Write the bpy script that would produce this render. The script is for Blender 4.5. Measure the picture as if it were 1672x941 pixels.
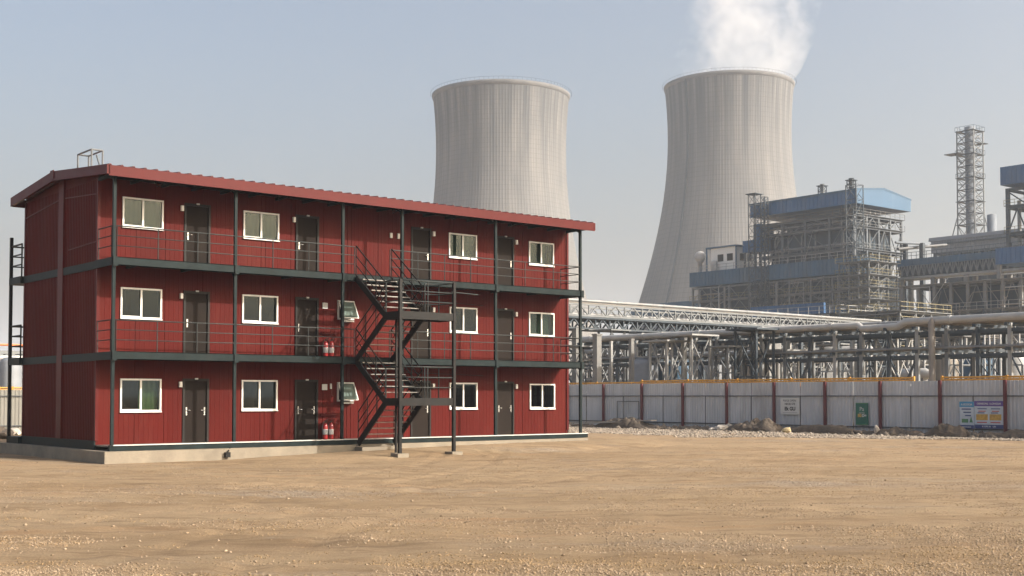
import bpy, bmesh, math, random
import numpy as np
from mathutils import Vector, Matrix
R = math.radians
for o in list(bpy.data.objects): bpy.data.objects.remove(o)
C = bpy.context.scene.collection
S = bpy.context.scene

# ------------------------------------------------------------------ camera
FPX, CX, CY, EYE = 2047.55, 836.0, 570.0, 1.955
YAW, PIT = 0.8785, 0.0375
cam_d = bpy.data.cameras.new("camera"); cam = bpy.data.objects.new("camera", cam_d); C.objects.link(cam)
cam.location = (0, 0, EYE); cam.rotation_euler = (math.pi/2 + PIT, 0, YAW - math.pi/2)
cam_d.lens = FPX/1672*36; cam_d.shift_y = (CY-470.5)/1672
cam_d.clip_start = .1; cam_d.clip_end = 9000
S.camera = cam

# ------------------------------------------------------------------ sky, sun, exposure
SUN = Vector((.50, -.865, .56)).normalized()
el = math.asin(SUN.z); rot = math.atan2(SUN.x, SUN.y)
W = bpy.data.worlds.new("World"); S.world = W; W.use_nodes = True
nt = W.node_tree; nt.nodes.clear()
sky = nt.nodes.new('ShaderNodeTexSky'); sky.sky_type = 'NISHITA'; sky.sun_disc = False
sky.sun_elevation = el; sky.sun_rotation = rot
sky.air_density = 1.0; sky.dust_density = 9.8; sky.ozone_density = 0.5; sky.altitude = 0
bg = nt.nodes.new('ShaderNodeBackground'); bg.inputs[1].default_value = 0.135
ow = nt.nodes.new('ShaderNodeOutputWorld')
nt.links.new(sky.outputs[0], bg.inputs[0]); nt.links.new(bg.outputs[0], ow.inputs[0])
sd = bpy.data.lights.new("sun", 'SUN'); sd.energy = 3.9; sd.angle = R(.6); sd.color = (1, .945, .865)
so = bpy.data.objects.new("sun", sd); C.objects.link(so)
so.rotation_euler = (-SUN).to_track_quat('-Z', 'Y').to_euler(); so.location = (0, 0, 50)
S.view_settings.view_transform = 'Standard'; S.view_settings.look = 'None'
S.view_settings.gamma = 1; S.view_settings.use_curve_mapping = False
S.view_settings.exposure = 0.88
S.cycles.volume_step_rate = 4.0
S.cycles.volume_max_steps = 128
S.cycles.volume_bounces = 1

# ------------------------------------------------------------------ pixel helpers (photo pixels -> real points at a real distance)
sa, ca, sp, cp = math.sin(YAW), math.cos(YAW), math.sin(PIT), math.cos(PIT)
def ray(px, py):
    cx = (px-CX)/FPX; up = -(py-CY)/FPX
    d = cp - up*sp; z = sp + up*cp
    return Vector((cx*sa + d*ca, -cx*ca + d*sa, z))
def at(px, py, D):
    r = ray(px, py); t = D/(r.x*ca + r.y*sa); return Vector((r.x*t, r.y*t, EYE + r.z*t))
def zat(py, X, Y):                     # height at ground point (X,Y) whose picture row is py
    d = X*ca + Y*sa; up = -(py-CY)/FPX
    return EYE + d*(sp + up*cp)/(cp - up*sp)
def along(X, Y, px, du, dv):           # distance from (X,Y) along (du,dv) to picture column px
    k = (px-CX)/FPX
    return (k*(X*ca+Y*sa) - (X*sa-Y*ca))/((du*sa-dv*ca) - k*(du*ca+dv*sa))
def lenv(X, Y, px): return along(X, Y, px, 0, 1)
def lenu(X, Y, px): return along(X, Y, px, 1, 0)

# ------------------------------------------------------------------ materials
def M(name, col, rough=.6, metal=0, var=.12, scale=3.0, bump=0, bscale=20, streak=0, dirt=None, dirt_amt=.0, spec=.5, coord='Object'):
    m = bpy.data.materials.new(name); m.use_nodes = True; n = m.node_tree.nodes; l = m.node_tree.links
    b = n['Principled BSDF']; b.inputs['Roughness'].default_value = rough; b.inputs['Metallic'].default_value = metal
    b.inputs['Specular IOR Level'].default_value = spec
    tc = n.new('ShaderNodeTexCoord'); mp = n.new('ShaderNodeMapping'); l.new(tc.outputs[coord], mp.inputs[0])
    no = n.new('ShaderNodeTexNoise'); no.inputs['Scale'].default_value = scale; no.inputs['Detail'].default_value = 6
    no.inputs['Roughness'].default_value = .6
    if streak: mp.inputs['Scale'].default_value = (1, 1, 1.0/streak)
    l.new(mp.outputs[0], no.inputs['Vector'])
    cr = n.new('ShaderNodeValToRGB'); cr.color_ramp.elements[0].position = .3; cr.color_ramp.elements[1].position = .7
    lo = [max(0, c*(1-var)) for c in col]; hi = [min(1, c*(1+var)) for c in col]
    cr.color_ramp.elements[0].color = (*lo, 1); cr.color_ramp.elements[1].color = (*hi, 1)
    l.new(no.outputs[0], cr.inputs[0]); out = cr.outputs[0]
    if dirt:
        n2 = n.new('ShaderNodeTexNoise'); n2.inputs['Scale'].default_value = scale*.6; n2.inputs['Detail'].default_value = 8
        n2.inputs['Roughness'].default_value = .7; l.new(mp.outputs[0], n2.inputs['Vector'])
        r2 = n.new('ShaderNodeMapRange'); r2.inputs[1].default_value = .52; r2.inputs[2].default_value = .75
        r2.inputs[4].default_value = dirt_amt; l.new(n2.outputs[0], r2.inputs[0])
        mx = n.new('ShaderNodeMixRGB'); mx.inputs[2].default_value = (*dirt, 1)
        l.new(r2.outputs[0], mx.inputs[0]); l.new(out, mx.inputs[1]); out = mx.outputs[0]
    l.new(out, b.inputs['Base Color'])
    rr = n.new('ShaderNodeMapRange'); rr.inputs[3].default_value = max(0, rough-.1); rr.inputs[4].default_value = min(1, rough+.12)
    l.new(no.outputs[0], rr.inputs[0]); l.new(rr.outputs[0], b.inputs['Roughness'])
    if bump:
        n3 = n.new('ShaderNodeTexNoise'); n3.inputs['Scale'].default_value = bscale; n3.inputs['Detail'].default_value = 5
        l.new(tc.outputs[coord], n3.inputs['Vector'])
        bp = n.new('ShaderNodeBump'); bp.inputs['Strength'].default_value = bump; bp.inputs['Distance'].default_value = .02
        l.new(n3.outputs[0], bp.inputs['Height']); l.new(bp.outputs[0], b.inputs['Normal'])
    return m

mRed = M('red_painted_sheet', (.070, .0052, .0034), .50, var=.13, scale=1.1, streak=4, dirt=(.105, .022, .015), dirt_amt=.5, bump=.08, bscale=9, spec=.08)
mRedTrim = M('red_trim', (.072, .0045, .004), .42, var=.10, scale=1.5, dirt=(.07, .015, .012), dirt_amt=.3, spec=.15)
mRoof = M('red_roof_sheet', (.11, .012, .010), .5, var=.15, scale=1.2, dirt=(.15, .07, .05), dirt_amt=.4)
mSteel = M('dark_green_steel', (.012, .019, .020), .45, var=.25, scale=3, dirt=(.03, .026, .022), dirt_amt=.25, spec=.08)
mStairSteel = M('black_stair_steel', (.012, .012, .012), .45, var=.25, scale=4, dirt=(.04, .03, .022), dirt_amt=.3, spec=.15)
mRail = M('rail_steel', (.03, .034, .034), .5, var=.3, scale=6, spec=.2)
mTread = M('worn_tread_plate', (.16, .155, .145), .42, metal=.5, var=.4, scale=6, dirt=(.2, .14, .09), dirt_amt=.5)
mDoor = M('brown_door', (.0125, .0085, .0065), .65, var=.18, scale=1.5, dirt=(.03, .021, .015), dirt_amt=.4, spec=.1)
mDoorF = M('dark_door_frame', (.012, .010, .009), .5, spec=.2)
mWhite = M('white_upvc', (.66, .66, .63), .35, var=.06, scale=5, dirt=(.45, .42, .37), dirt_amt=.35)
mChrome = M('door_handle_metal', (.6, .6, .58), .25, metal=.9)
mConc = M('plinth_concrete', (.20, .172, .13), .9, var=.2, scale=1.6, dirt=(.16, .13, .10), dirt_amt=.7, bump=.5, bscale=14)
mCurtain = M('grey_green_curtain', (.032, .047, .038), .9, var=.1, scale=2)
mCurtainG = M('yellow_green_curtain', (.09, .12, .055), .9, var=.1, scale=2)
mInside = M('room_interior', (.022, .022, .02), .9, var=.1)
mExt = M('extinguisher_red', (.30, .008, .007), .3, var=.08, spec=.7)
mSign = M('white_sign', (.50, .50, .48), .5, var=.05)
mInk = M('black_ink', (.02, .02, .02), .6)
mInkR = M('red_ink', (.4, .08, .06), .6)
mFence = M('grey_fence_sheet', (.42, .43, .445), .6, metal=.05, var=.13, scale=1.4, streak=5, dirt=(.15, .13, .11), dirt_amt=.5)
mFencePost = M('maroon_fence_post', (.085, .008, .012), .5, var=.15, dirt=(.08, .035, .03), dirt_amt=.4)
mFenceRail = M('dark_fence_rail', (.05, .055, .06), .5)
mYellow = M('yellow_rail_paint', (.42, .20, .015), .5, var=.2, scale=4, dirt=(.25, .13, .05), dirt_amt=.5)
mMound = M('dark_spoil', (.075, .058, .043), 1, var=.4, scale=2.5, dirt=(.2, .15, .1), dirt_amt=.6, bump=1, bscale=12)
mStone = M('pale_stone', (.40, .36, .31), .9, var=.35, scale=.9)
mPebble = M('ground_pebble', (.27, .215, .16), .9, var=.45, scale=1.7)
mPlank = M('pale_plank', (.30, .27, .23), .8, var=.15, dirt=(.15, .12, .1), dirt_amt=.5)
mBlue = M('blue_cladding', (.012, .075, .19), .5, var=.12, scale=.35, streak=4, dirt=(.08, .10, .12), dirt_amt=.5)
mBlueSunlit = M('sunlit_blue_cladding', (.028, .09, .17), .5, var=.08, scale=.3, streak=4, dirt=(.12, .2, .26), dirt_amt=.35)  # same blue sheet, sunlight on the gable face put into the colour
mBlueG = M('faded_blue_cladding', (.020, .07, .13), .6, var=.2, scale=.25, streak=3, dirt=(.10, .11, .115), dirt_amt=.5)
mBoil = M('boiler_casing', (.014, .034, .055), .7, var=.3, scale=.3, streak=2, dirt=(.10, .10, .09), dirt_amt=.5)
mGalv = M('galvanised_steel', (.135, .145, .15), .55, metal=.1, var=.25, scale=.8, dirt=(.12, .10, .08), dirt_amt=.35)
mGalvD = M('weathered_dark_steel', (.028, .042, .055), .6, metal=.1, var=.3, scale=.6, dirt=(.08, .075, .07), dirt_amt=.35)
mGalvL = M('pale_grey_steel', (.25, .255, .25), .5, metal=.1, var=.2, scale=.8, dirt=(.16, .14, .12), dirt_amt=.35)
mPipe = M('insulated_pipe', (.20, .205, .205), .5, metal=.2, var=.2, scale=1.0, dirt=(.15, .13, .11), dirt_amt=.4)
mPipeW = M('white_pipe', (.34, .34, .33), .5, metal=.1, var=.15, scale=.8, dirt=(.2, .18, .155), dirt_amt=.5)
mPipeD = M('dark_pipe', (.09, .095, .10), .55, metal=.2, var=.25, scale=.8, dirt=(.16, .11, .07), dirt_amt=.4)
mPipeT = M('tan_pipe', (.20, .175, .145), .6, var=.2, scale=.8)
mYelS = M('faded_yellow_rail', (.17, .145, .07), .6, var=.3)
mPrec = M('precipitator_sheet', (.18, .195, .215), .6, metal=.1, var=.15, scale=.4, streak=.4, dirt=(.14, .14, .14), dirt_amt=.5)
mConcP = M('grey_concrete_column', (.16, .16, .155), .9, var=.2, scale=1)
mFlue = M('flue_steel', (.13, .15, .175), .7, metal=0, var=.2, scale=.3, dirt=(.14, .12, .10), dirt_amt=.5)
mFrameB = M('boiler_frame_paint', (.085, .10, .115), .6, var=.3, scale=.4, dirt=(.19, .175, .15), dirt_amt=.4)
mOrange = M('orange_panel', (.5, .16, .05), .6)
mPink = M('pale_pink_wall', (.42, .36, .33), .8, var=.15)

def glass_mat(name, tint):
    m = bpy.data.materials.new(name); m.use_nodes = True; n = m.node_tree.nodes; l = m.node_tree.links
    n.remove(n['Principled BSDF'])
    tr = n.new('ShaderNodeBsdfTransparent'); tr.inputs[0].default_value = (*tint, 1)
    gl = n.new('ShaderNodeBsdfGlossy'); gl.inputs[0].default_value = (.85, .95, .92, 1); gl.inputs['Roughness'].default_value = .02
    fr = n.new('ShaderNodeFresnel'); fr.inputs[0].default_value = 1.5
    no = n.new('ShaderNodeTexNoise'); no.inputs['Scale'].default_value = 2.2
    bp = n.new('ShaderNodeBump'); bp.inputs['Strength'].default_value = .02; l.new(no.outputs[0], bp.inputs['Height'])
    l.new(bp.outputs[0], gl.inputs['Normal'])
    mx = n.new('ShaderNodeMixShader'); l.new(fr.outputs[0], mx.inputs[0]); l.new(tr.outputs[0], mx.inputs[1]); l.new(gl.outputs[0], mx.inputs[2])
    l.new(mx.outputs[0], n['Material Output'].inputs[0]); return m
mReflGlass = M('painted_reflection_glass', (.13, .17, .15), .12, var=.1, spec=.9)  # clear vent pane; reflected sky and ground painted in as pale grey-green
mGlass = glass_mat('window_glass', (.55, .66, .58))

# ------------------------------------------------------------------ mesh builder
class MB:
    def __init__(s): s.v = []; s.f = []; s.sm = []; s.uv = None
    def add(s, vs, fs, sm=False):
        n = len(s.v); s.v += [tuple(p) for p in vs]; s.f += [tuple(i+n for i in f) for f in fs]; s.sm += [sm]*len(fs); return s
    def box(s, x0, y0, z0, x1, y1, z1):
        return s.add([(x0,y0,z0),(x1,y0,z0),(x1,y1,z0),(x0,y1,z0),(x0,y0,z1),(x1,y0,z1),(x1,y1,z1),(x0,y1,z1)],
                     [(0,3,2,1),(4,5,6,7),(0,1,5,4),(1,2,6,5),(2,3,7,6),(3,0,4,7)])
    def bar(s, p, q, w, h=None, up=(0,0,1)):
        h = h or w; p = Vector(p); q = Vector(q); d = (q-p).normalized(); up = Vector(up)
        if abs(d.dot(up)) > .98: up = Vector((1,0,0))
        a = d.cross(up).normalized(); b = a.cross(d)
        vs = [e + a*i*w/2 + b*j*h/2 for e in (p, q) for i, j in ((-1,-1),(1,-1),(1,1),(-1,1))]
        return s.add(vs, [(0,3,2,1),(4,5,6,7),(0,1,5,4),(1,2,6,5),(2,3,7,6),(3,0,4,7)])
    def tube(s, pts, r, n=8, cap=True):
        pts = [Vector(p) for p in pts]; rs = r if isinstance(r, (list, tuple)) else [r]*len(pts)
        vs = []; k = len(pts); ref = Vector((0,0,1))
        for i, p in enumerate(pts):
            d = ((pts[i]-pts[i-1]).normalized() if i else Vector()) + ((pts[i+1]-pts[i]).normalized() if i < k-1 else Vector())
            d.normalize(); u = ref if abs(d.dot(ref)) < .95 else Vector((1,0,0))
            a = d.cross(u).normalized(); b = a.cross(d)
            if i:
                a0 = pa - d*pa.dot(d)
                if a0.length > 1e-4: a = a0.normalized(); b = a.cross(d)
            pa = a
            vs += [p + (a*math.cos(t) + b*math.sin(t))*rs[i] for t in [2*math.pi*j/n for j in range(n)]]
        fs = [(i*n+j, i*n+(j+1) % n, (i+1)*n+(j+1) % n, (i+1)*n+j) for i in range(k-1) for j in range(n)]
        s.add(vs, fs, True)
        if cap:
            s.add(vs[:n], [tuple(range(n-1, -1, -1))]); s.add(vs[-n:], [tuple(range(n))])
        return s
    def lathe(s, cx, cy, prof, n=32, cap=True):
        vs = [(cx+r*math.cos(2*math.pi*j/n), cy+r*math.sin(2*math.pi*j/n), z) for r, z in prof for j in range(n)]
        s.add(vs, [(i*n+j, i*n+(j+1) % n, (i+1)*n+(j+1) % n, (i+1)*n+j) for i in range(len(prof)-1) for j in range(n)], True)
        if cap:
            s.add(vs[:n], [tuple(range(n-1, -1, -1))]); s.add(vs[-n:], [tuple(range(n))])
        return s
    def prism(s, poly, d0, d1, axis='x'):   # poly of (a,b) in plane across axis
        mk = {'x': lambda a, b, t: (t, a, b), 'y': lambda a, b, t: (a, t, b), 'z': lambda a, b, t: (a, b, t)}[axis]
        n = len(poly); vs = [mk(a, b, d0) for a, b in poly] + [mk(a, b, d1) for a, b in poly]
        return s.add(vs, [tuple(range(n-1, -1, -1)), tuple(range(n, 2*n))] + [(i, (i+1) % n, n+(i+1) % n, n+i) for i in range(n)])
    def build(s, name, mat, parent=None, loc=(0,0,0), rotz=0, fix=True):
        me = bpy.data.meshes.new(name); me.from_pydata(s.v, [], s.f); me.materials.append(mat)
        if any(s.sm): me.polygons.foreach_set('use_smooth', s.sm)
        if fix: bm = bmesh.new(); bm.from_mesh(me); bmesh.ops.recalc_face_normals(bm, faces=bm.faces); bm.to_mesh(me); bm.free()
        o = bpy.data.objects.new(name, me); C.objects.link(o); o.location = loc; o.rotation_euler = (0, 0, rotz)
        if parent: o.parent = parent
        return o
def B(name, mat, parent, *a): return MB().box(*a).build(name, mat, parent)
def tag(o, label=None, cat=None, group=None, kind=None):
    for k, v in (('label', label), ('category', cat), ('group', group), ('kind', kind)):
        if v: o[k] = v
    return o
def thing(name, loc, label, cat, group=None, rz=0):
    o = bpy.data.objects.new(name, None); C.objects.link(o); o.location = loc; o.rotation_euler = (0, 0, rz)
    o.empty_display_size = .3; return tag(o, label, cat, group)
def copy_tree(o, parent=None):
    c = o.copy(); C.objects.link(c)
    if parent is not None: c.parent = parent
    for ch in [x for x in o.children]: copy_tree(ch, c)
    return c
def text(name, s, size, mat, parent, loc, rot, bold=0):
    cu = bpy.data.curves.new(name, 'FONT'); cu.body = s; cu.size = size; cu.extrude = .002; cu.offset = bold
    cu.align_x = 'CENTER'; cu.align_y = 'CENTER'
    t = bpy.data.objects.new(name, cu); C.objects.link(t)
    me = bpy.data.meshes.new_from_object(t.evaluated_get(bpy.context.evaluated_depsgraph_get()))
    bpy.data.objects.remove(t); me.name = name; me.materials.clear(); me.materials.append(mat)
    o = bpy.data.objects.new(name, me); C.objects.link(o); o.parent = parent; o.location = loc; o.rotation_euler = rot
    return o

# ------------------------------------------------------------------ ground
rnd = random.Random(7)
def axis(a, lo, hi, step, far):
    out = list(np.arange(lo, hi+1e-6, step)); s = step; x = hi
    while x < far: s *= 1.35; x += s; out.append(x)
    s = step; x = lo; pre = []
    while x > -far: s *= 1.35; x -= s; pre.append(x)
    return np.array(pre[::-1] + out)
gx = axis(0, 0, 58, .13, 6000); gy = axis(0, -6, 64, .13, 6000)
XX, YY = np.meshgrid(gx, gy)
rs = np.random.RandomState(3)
def wn(x, y, scale, seed):                 # smooth value noise
    r = np.random.RandomState(seed); g = r.rand(256, 256)
    u = x/scale; v = y/scale; iu = np.floor(u).astype(int); iv = np.floor(v).astype(int)
    fu = u-iu; fv = v-iv; fu = fu*fu*(3-2*fu); fv = fv*fv*(3-2*fv)
    q = lambda a, b: g[a % 256, b % 256]
    return (q(iu,iv)*(1-fu)+q(iu+1,iv)*fu)*(1-fv)+(q(iu,iv+1)*(1-fu)+q(iu+1,iv+1)*fu)*fv
BX, BY = 14.557, 36.039
def gz(x, y):
    x = np.asarray(x, float); y = np.asarray(y, float)
    u = x*sa - y*ca; v = x*ca + y*sa      # ruts run roughly across the yard
    z = (wn(u, v, 6, 1)-.5)*.07 + (wn(u/2.5, v, .8, 2)-.5)*.05 + (wn(x, y, .45, 4)-.5)*.045 + (wn(u/4, v, .35, 5)-.5)*.032
    for (cx_, cy_, R_, dp) in ((60, 60, 46.5, .035), (60, 60, 44.8, .035), (-12, 70, 52.0, .03), (-12, 70, 53.8, .03), (45, -30, 57.5, .03), (45, -30, 59.2, .03), (90, 10, 66, .025), (90, 10, 67.8, .025)):
        q_ = np.hypot(x-cx_, y-cy_)-R_+(wn(x, y, 9, 41)-.5)*.8; z = z - dp*np.exp(-(q_/.17)**2)*(.4+.6*wn(x, y, 3, 42)) + dp*.6*np.exp(-((np.abs(q_)-.33)/.12)**2)*wn(x, y, 1.1, 43)
    edge = np.clip((58-x)/8, 0, 1)*np.clip((64-y)/8, 0, 1)*np.clip((x+0)/2, 0, 1)*np.clip((y+6)/2, 0, 1)
    near = np.clip((np.abs(x-24)-10.2)/1.5, 0, 1) + np.clip((np.abs(y-40.3)-5.2)/1.5, 0, 1)
    near = np.clip(near, 0, 1)
    bank = np.clip((x-(BX+3.5))/13, 0, 1)*np.clip(1-np.abs(y-(BY-.6))/2.3, 0, 1)*np.clip((BX+24-x)/4, 0, 1)*np.clip((BY+2-y)/1.5,0,1)
    berm = .0
    return z*edge*(.25+.75*near) - .03*(1-near) + .26*bank*(2-bank)
ZZ = gz(XX, YY)
me = bpy.data.meshes.new('ground')
nx_, ny_ = len(gx), len(gy)
me.vertices.add(nx_*ny_); me.vertices.foreach_set('co', np.stack([XX, YY, ZZ], -1).ravel())
ii = (np.arange(ny_-1)[:, None]*nx_ + np.arange(nx_-1)[None]).ravel()
fa = np.stack([ii, ii+1, ii+1+nx_, ii+nx_], -1).ravel()
me.loops.add(len(fa)); me.loops.foreach_set('vertex_index', fa)
me.polygons.add(len(ii)); me.polygons.foreach_set('loop_start', np.arange(len(ii))*4)
me.polygons.foreach_set('use_smooth', [True]*len(ii)); me.update(); me.validate()
go = bpy.data.objects.new('ground', me); C.objects.link(go); tag(go, kind='structure', label='bare tan compacted earth yard with gravelly patches')

def ground_mat():
    m = bpy.data.materials.new('yard_earth'); m.use_nodes = True; n = m.node_tree.nodes; l = m.node_tree.links
    b = n['Principled BSDF']; b.inputs['Roughness'].default_value = .95; b.inputs['Specular IOR Level'].default_value = .15
    tc = n.new('ShaderNodeTexCoord')
    def mapn(rz, sc):
        a = n.new('ShaderNodeMapping'); a.vector_type = 'POINT'; a.inputs['Rotation'].default_value = (0, 0, rz)
        b2 = n.new('ShaderNodeMapping'); b2.inputs['Scale'].default_value = sc
        l.new(tc.outputs['Object'], a.inputs[0]); l.new(a.outputs[0], b2.inputs[0]); return b2.outputs[0]
    def noise(vec, scale, det=6, ro=.6, dist=0):
        t = n.new('ShaderNodeTexNoise'); t.inputs['Scale'].default_value = scale; t.inputs['Detail'].default_value = det
        t.inputs['Roughness'].default_value = ro; t.inputs['Distortion'].default_value = dist; l.new(vec, t.inputs['Vector']); return t.outputs[0]
    def rng(v, a, b_, c=0, d=1):
        t = n.new('ShaderNodeMapRange'); t.inputs[1].default_value = a; t.inputs[2].default_value = b_
        t.inputs[3].default_value = c; t.inputs[4].default_value = d; l.new(v, t.inputs[0]); return t.outputs[0]
    def mix(f, a, b_, mode='MIX'):
        t = n.new('ShaderNodeMixRGB'); t.blend_type = mode
        for i, x in ((0, f), (1, a), (2, b_)):
            if isinstance(x, (tuple, float, int)): t.inputs[i].default_value = x if i == 0 else (*x, 1)
            else: l.new(x, t.inputs[i])
        return t.outputs[0]
    plain = mapn(0, (1, 1, 1)); strk = mapn(math.pi/2-YAW+.12, (.22, 1.0, 1)); strk2 = mapn(math.pi/2-YAW-.25, (.12, 1.0, 1))
    base = mix(rng(noise(strk, .35, 8, .65), .32, .68), (.21, .142, .076), (.42, .31, .19))
    base = mix(rng(noise(strk2, .3, 6, .7), .38, .6, 0, .75), base, (.37, .285, .18))
    base = mix(rng(noise(strk, 1.6, 9, .8), .5, .66, 0, .8), base, (.165, .108, .06))
    base = mix(rng(noise(strk, 5, 9, .8), .54, .66, 0, .55), base, (.15, .10, .06))
    base = mix(rng(noise(strk2, .8, 6, .6), .58, .72, 0, .55), base, (.40, .23, .11))
    base = mix(rng(noise(strk2, 2.6, 8, .7), .56, .64, 0, .6), base, (.13, .088, .055))
    gmask = rng(noise(strk, .28, 7, .7, .4), .55, .66)
    vo = n.new('ShaderNodeTexVoronoi'); vo.inputs['Scale'].default_value = 16; l.new(plain, vo.inputs['Vector'])
    hs = n.new('ShaderNodeSeparateColor'); l.new(vo.outputs['Color'], hs.inputs[0])
    grav = mix(hs.outputs[0], (.15, .13, .11), (.42, .38, .33))
    base = mix(gmask, base, mix(.6, base, grav))
    fine = noise(plain, 30, 6, .75)
    base = mix(rng(fine, .38, .62, 0, .55), base, (.19, .125, .075))
    base = mix(rng(noise(plain, 90, 3, .7), .55, .7, 0, .35), base, (.46, .38, .29))
    l.new(base, b.inputs['Base Color'])
    bp = n.new('ShaderNodeBump'); bp.inputs['Strength'].default_value = 1.0; bp.inputs['Distance'].default_value = .05
    ad = n.new('ShaderNodeMath'); ad.operation = 'ADD'
    mm = n.new('ShaderNodeMath'); mm.operation = 'MULTIPLY'
    l.new(rng(vo.outputs['Distance'], 0, .6, 1, 0), mm.inputs[0]); l.new(gmask, mm.inputs[1])
    l.new(noise(strk, 7, 9, .75), ad.inputs[0]); l.new(mm.outputs[0], ad.inputs[1])
    ad2 = n.new('ShaderNodeMath'); ad2.operation = 'ADD'; l.new(ad.outputs[0], ad2.inputs[0]); l.new(fine, ad2.inputs[1])
    l.new(ad2.outputs[0], bp.inputs['Height']); l.new(bp.outputs[0], b.inputs['Normal'])
    return m
me.materials.append(ground_mat())

# ------------------------------------------------------------------ accommodation block (local: x along the front, y into the block, z up)
BX, BY = 14.557, 36.039
WL, WY, WB = 19.25, 1.247, 7.74          # front wall length, front wall plane, back wall plane
ZD = [.48, 3.28, 6.08, 8.62]
blk = thing('accommodation_block', (BX, BY, 0), 'three storey dark red cabin block with front galleries and ribbed metal walls', 'building')
wins = [[(.74,1.47,2.07,2.49,'b'),(4.84,1.48,6.16,2.48,'n'),(13.33,1.47,14.64,2.45,'n'),(17.24,1.45,18.55,2.43,'n')],
        [(.72,4.35,2.06,5.30,'n'),(4.84,4.37,6.16,5.29,'n'),(13.33,4.33,14.63,5.27,'n'),(17.20,4.31,18.52,5.24,'c')],
        [(.75,7.17,2.08,8.10,'c'),(4.86,7.15,6.18,8.06,'c'),(13.29,7.11,14.61,8.03,'c'),(17.20,7.10,18.50,8.02,'h')]]
doors = [(2.82,3.66,'L'),(6.86,7.70,'L'),(11.62,12.46,'R'),(15.60,16.42,'R')]
awn = [(8.52, 9.13, 1.80, 2.40), (8.52, 9.13, 4.64, 5.24)]

def ribbed(mb, x0, x1, z0, z1, y, axis='x', pitch=.16, depth=.004, rw=.016, out=-1, joint=1.12):
    """trapezoid ribbed sheet in the plane y (axis x) or x (axis y)"""
    k = int(math.floor(x0/pitch)); pts = [(x0, 0)]
    while True:
        c = k*pitch + pitch/2; k += 1
        if c - rw > x1 - .02: break
        if c - rw < x0 + .01: continue
        j = abs((c/joint) - round(c/joint)) < pitch/joint/2
        dd = -depth*3.5 if j else depth
        pts += [(c-rw, 0), (c-rw*.55, dd), (c+rw*.55, dd), (c+rw, 0)]
    pts = [p for p in pts if p[0] < x1-.005] + [(x1, 0)]
    vs = []
    for a, d in pts:
        yy = y + out*d
        vs += [(a, yy, z0), (a, yy, z1)] if axis == 'x' else [(yy, a, z0), (yy, a, z1)]
    mb.add(vs, [(2*i, 2*i+2, 2*i+3, 2*i+1) for i in range(len(pts)-1)])

fw = MB()
for fl in range(3):
    z0 = ZD[fl] + (.0 if fl else -.02); z1 = ZD[fl+1] - (.02 if fl < 2 else 0)
    ops = [(a, c, b, d) for a, b, c, d, _ in wins[fl]] + [(a, b, ZD[fl], ZD[fl]+2.0) for a, b, _ in doors]
    if fl < 2: ops.append((awn[fl][0], awn[fl][1], awn[fl][2], awn[fl][3]))
    ops.sort(); x = 0.0
    for a, b, c, d in ops:
        ribbed(fw, x, a, z0, z1, WY); ribbed(fw, a, b, d, z1, WY)
        if c > z0+.05: ribbed(fw, a, b, z0, c, WY)
        x = b
    ribbed(fw, x, WL, z0, z1, WY)
fw.build('front_wall', mRed, blk)
# gable walls, back wall
sw = MB()
RZ = lambda y: 9.06 - abs(y-4.2)*.085
for x, o_ in ((0, -1), (WL, 1)):
    m_ = sw if x == 0 else MB()
    ribbed(m_, WY, WB, .30, ZD[3]-.05, x, 'y', pitch=.135, depth=.016, rw=.03, out=o_, joint=99)
    m_.add([(x, WY, ZD[3]-.06), (x, WB, ZD[3]-.06), (x, WB, RZ(WB)-.12), (x, 4.2, RZ(4.2)-.12), (x, WY, RZ(WY)-.12)], [(0,1,2,3,4)])
    m_.build('gable_wall', mRed, blk)
    t = MB()
    for zz in (ZD[1], ZD[2]): t.box(min(x, x+o_*.05), WY-.0, zz-.26, max(x, x+o_*.05), WB, zz-.02)
    t.box(min(x, x+o_*.05), WY, .33, max(x, x+o_*.05), WB+.02, .60)
    t.build('floor_beam', mSteel, blk)
    f_ = MB().box(min(x, x+o_*.07), 4.0, .60, max(x, x+o_*.07), 4.45, RZ(4.2)-.1)
    f_.build('gable_cover_strip', mRedTrim, blk)
    for yy in (WY, WB):
        c_ = MB(); c_.box(x-.035 if o_<0 else x-.06, yy-.04 if yy==WY else yy-.06, .60, x+.06 if o_<0 else x+.035, yy+.06 if yy==WY else yy+.04, ZD[3]-.02)
        c_.build('corner_trim', mRedTrim, blk)
# horizontal lap lines high on the gable
for pts in (((-.03, WY+.1, 8.12), (-.03, 3.95, 8.30)), ((-.03, 4.5, 8.30), (-.03, WB-.1, 8.05)), ((-.03, WY+.05, 6.66), (-.03, 3.6, 6.60))):
    MB().bar(pts[0], pts[1], .02, .03).build('lap_seam', mRedTrim, blk)
bw = MB(); ribbed(bw, 0, WL, .3, RZ(WB)-.1, WB, out=1); bw.build('back_wall', mRed, blk)
for fl in range(3): B('floor_slab', mInside, blk, .05, WY+.06, ZD[fl]-.18, WL-.05, WB-.06, ZD[fl]-.03)
# room partitions keep each room dark
pt = MB()
for x in (4.1, 8.2, 10.9, 14.95): pt.box(x-.05, WY+.08, .5, x+.05, WB-.08, 8.5)
pt.build('room_partition', mInside, blk)
B('ceiling_board', mInside, blk, .05, WY+.06, 8.5, WL-.05, WB-.06, 8.54)
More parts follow.
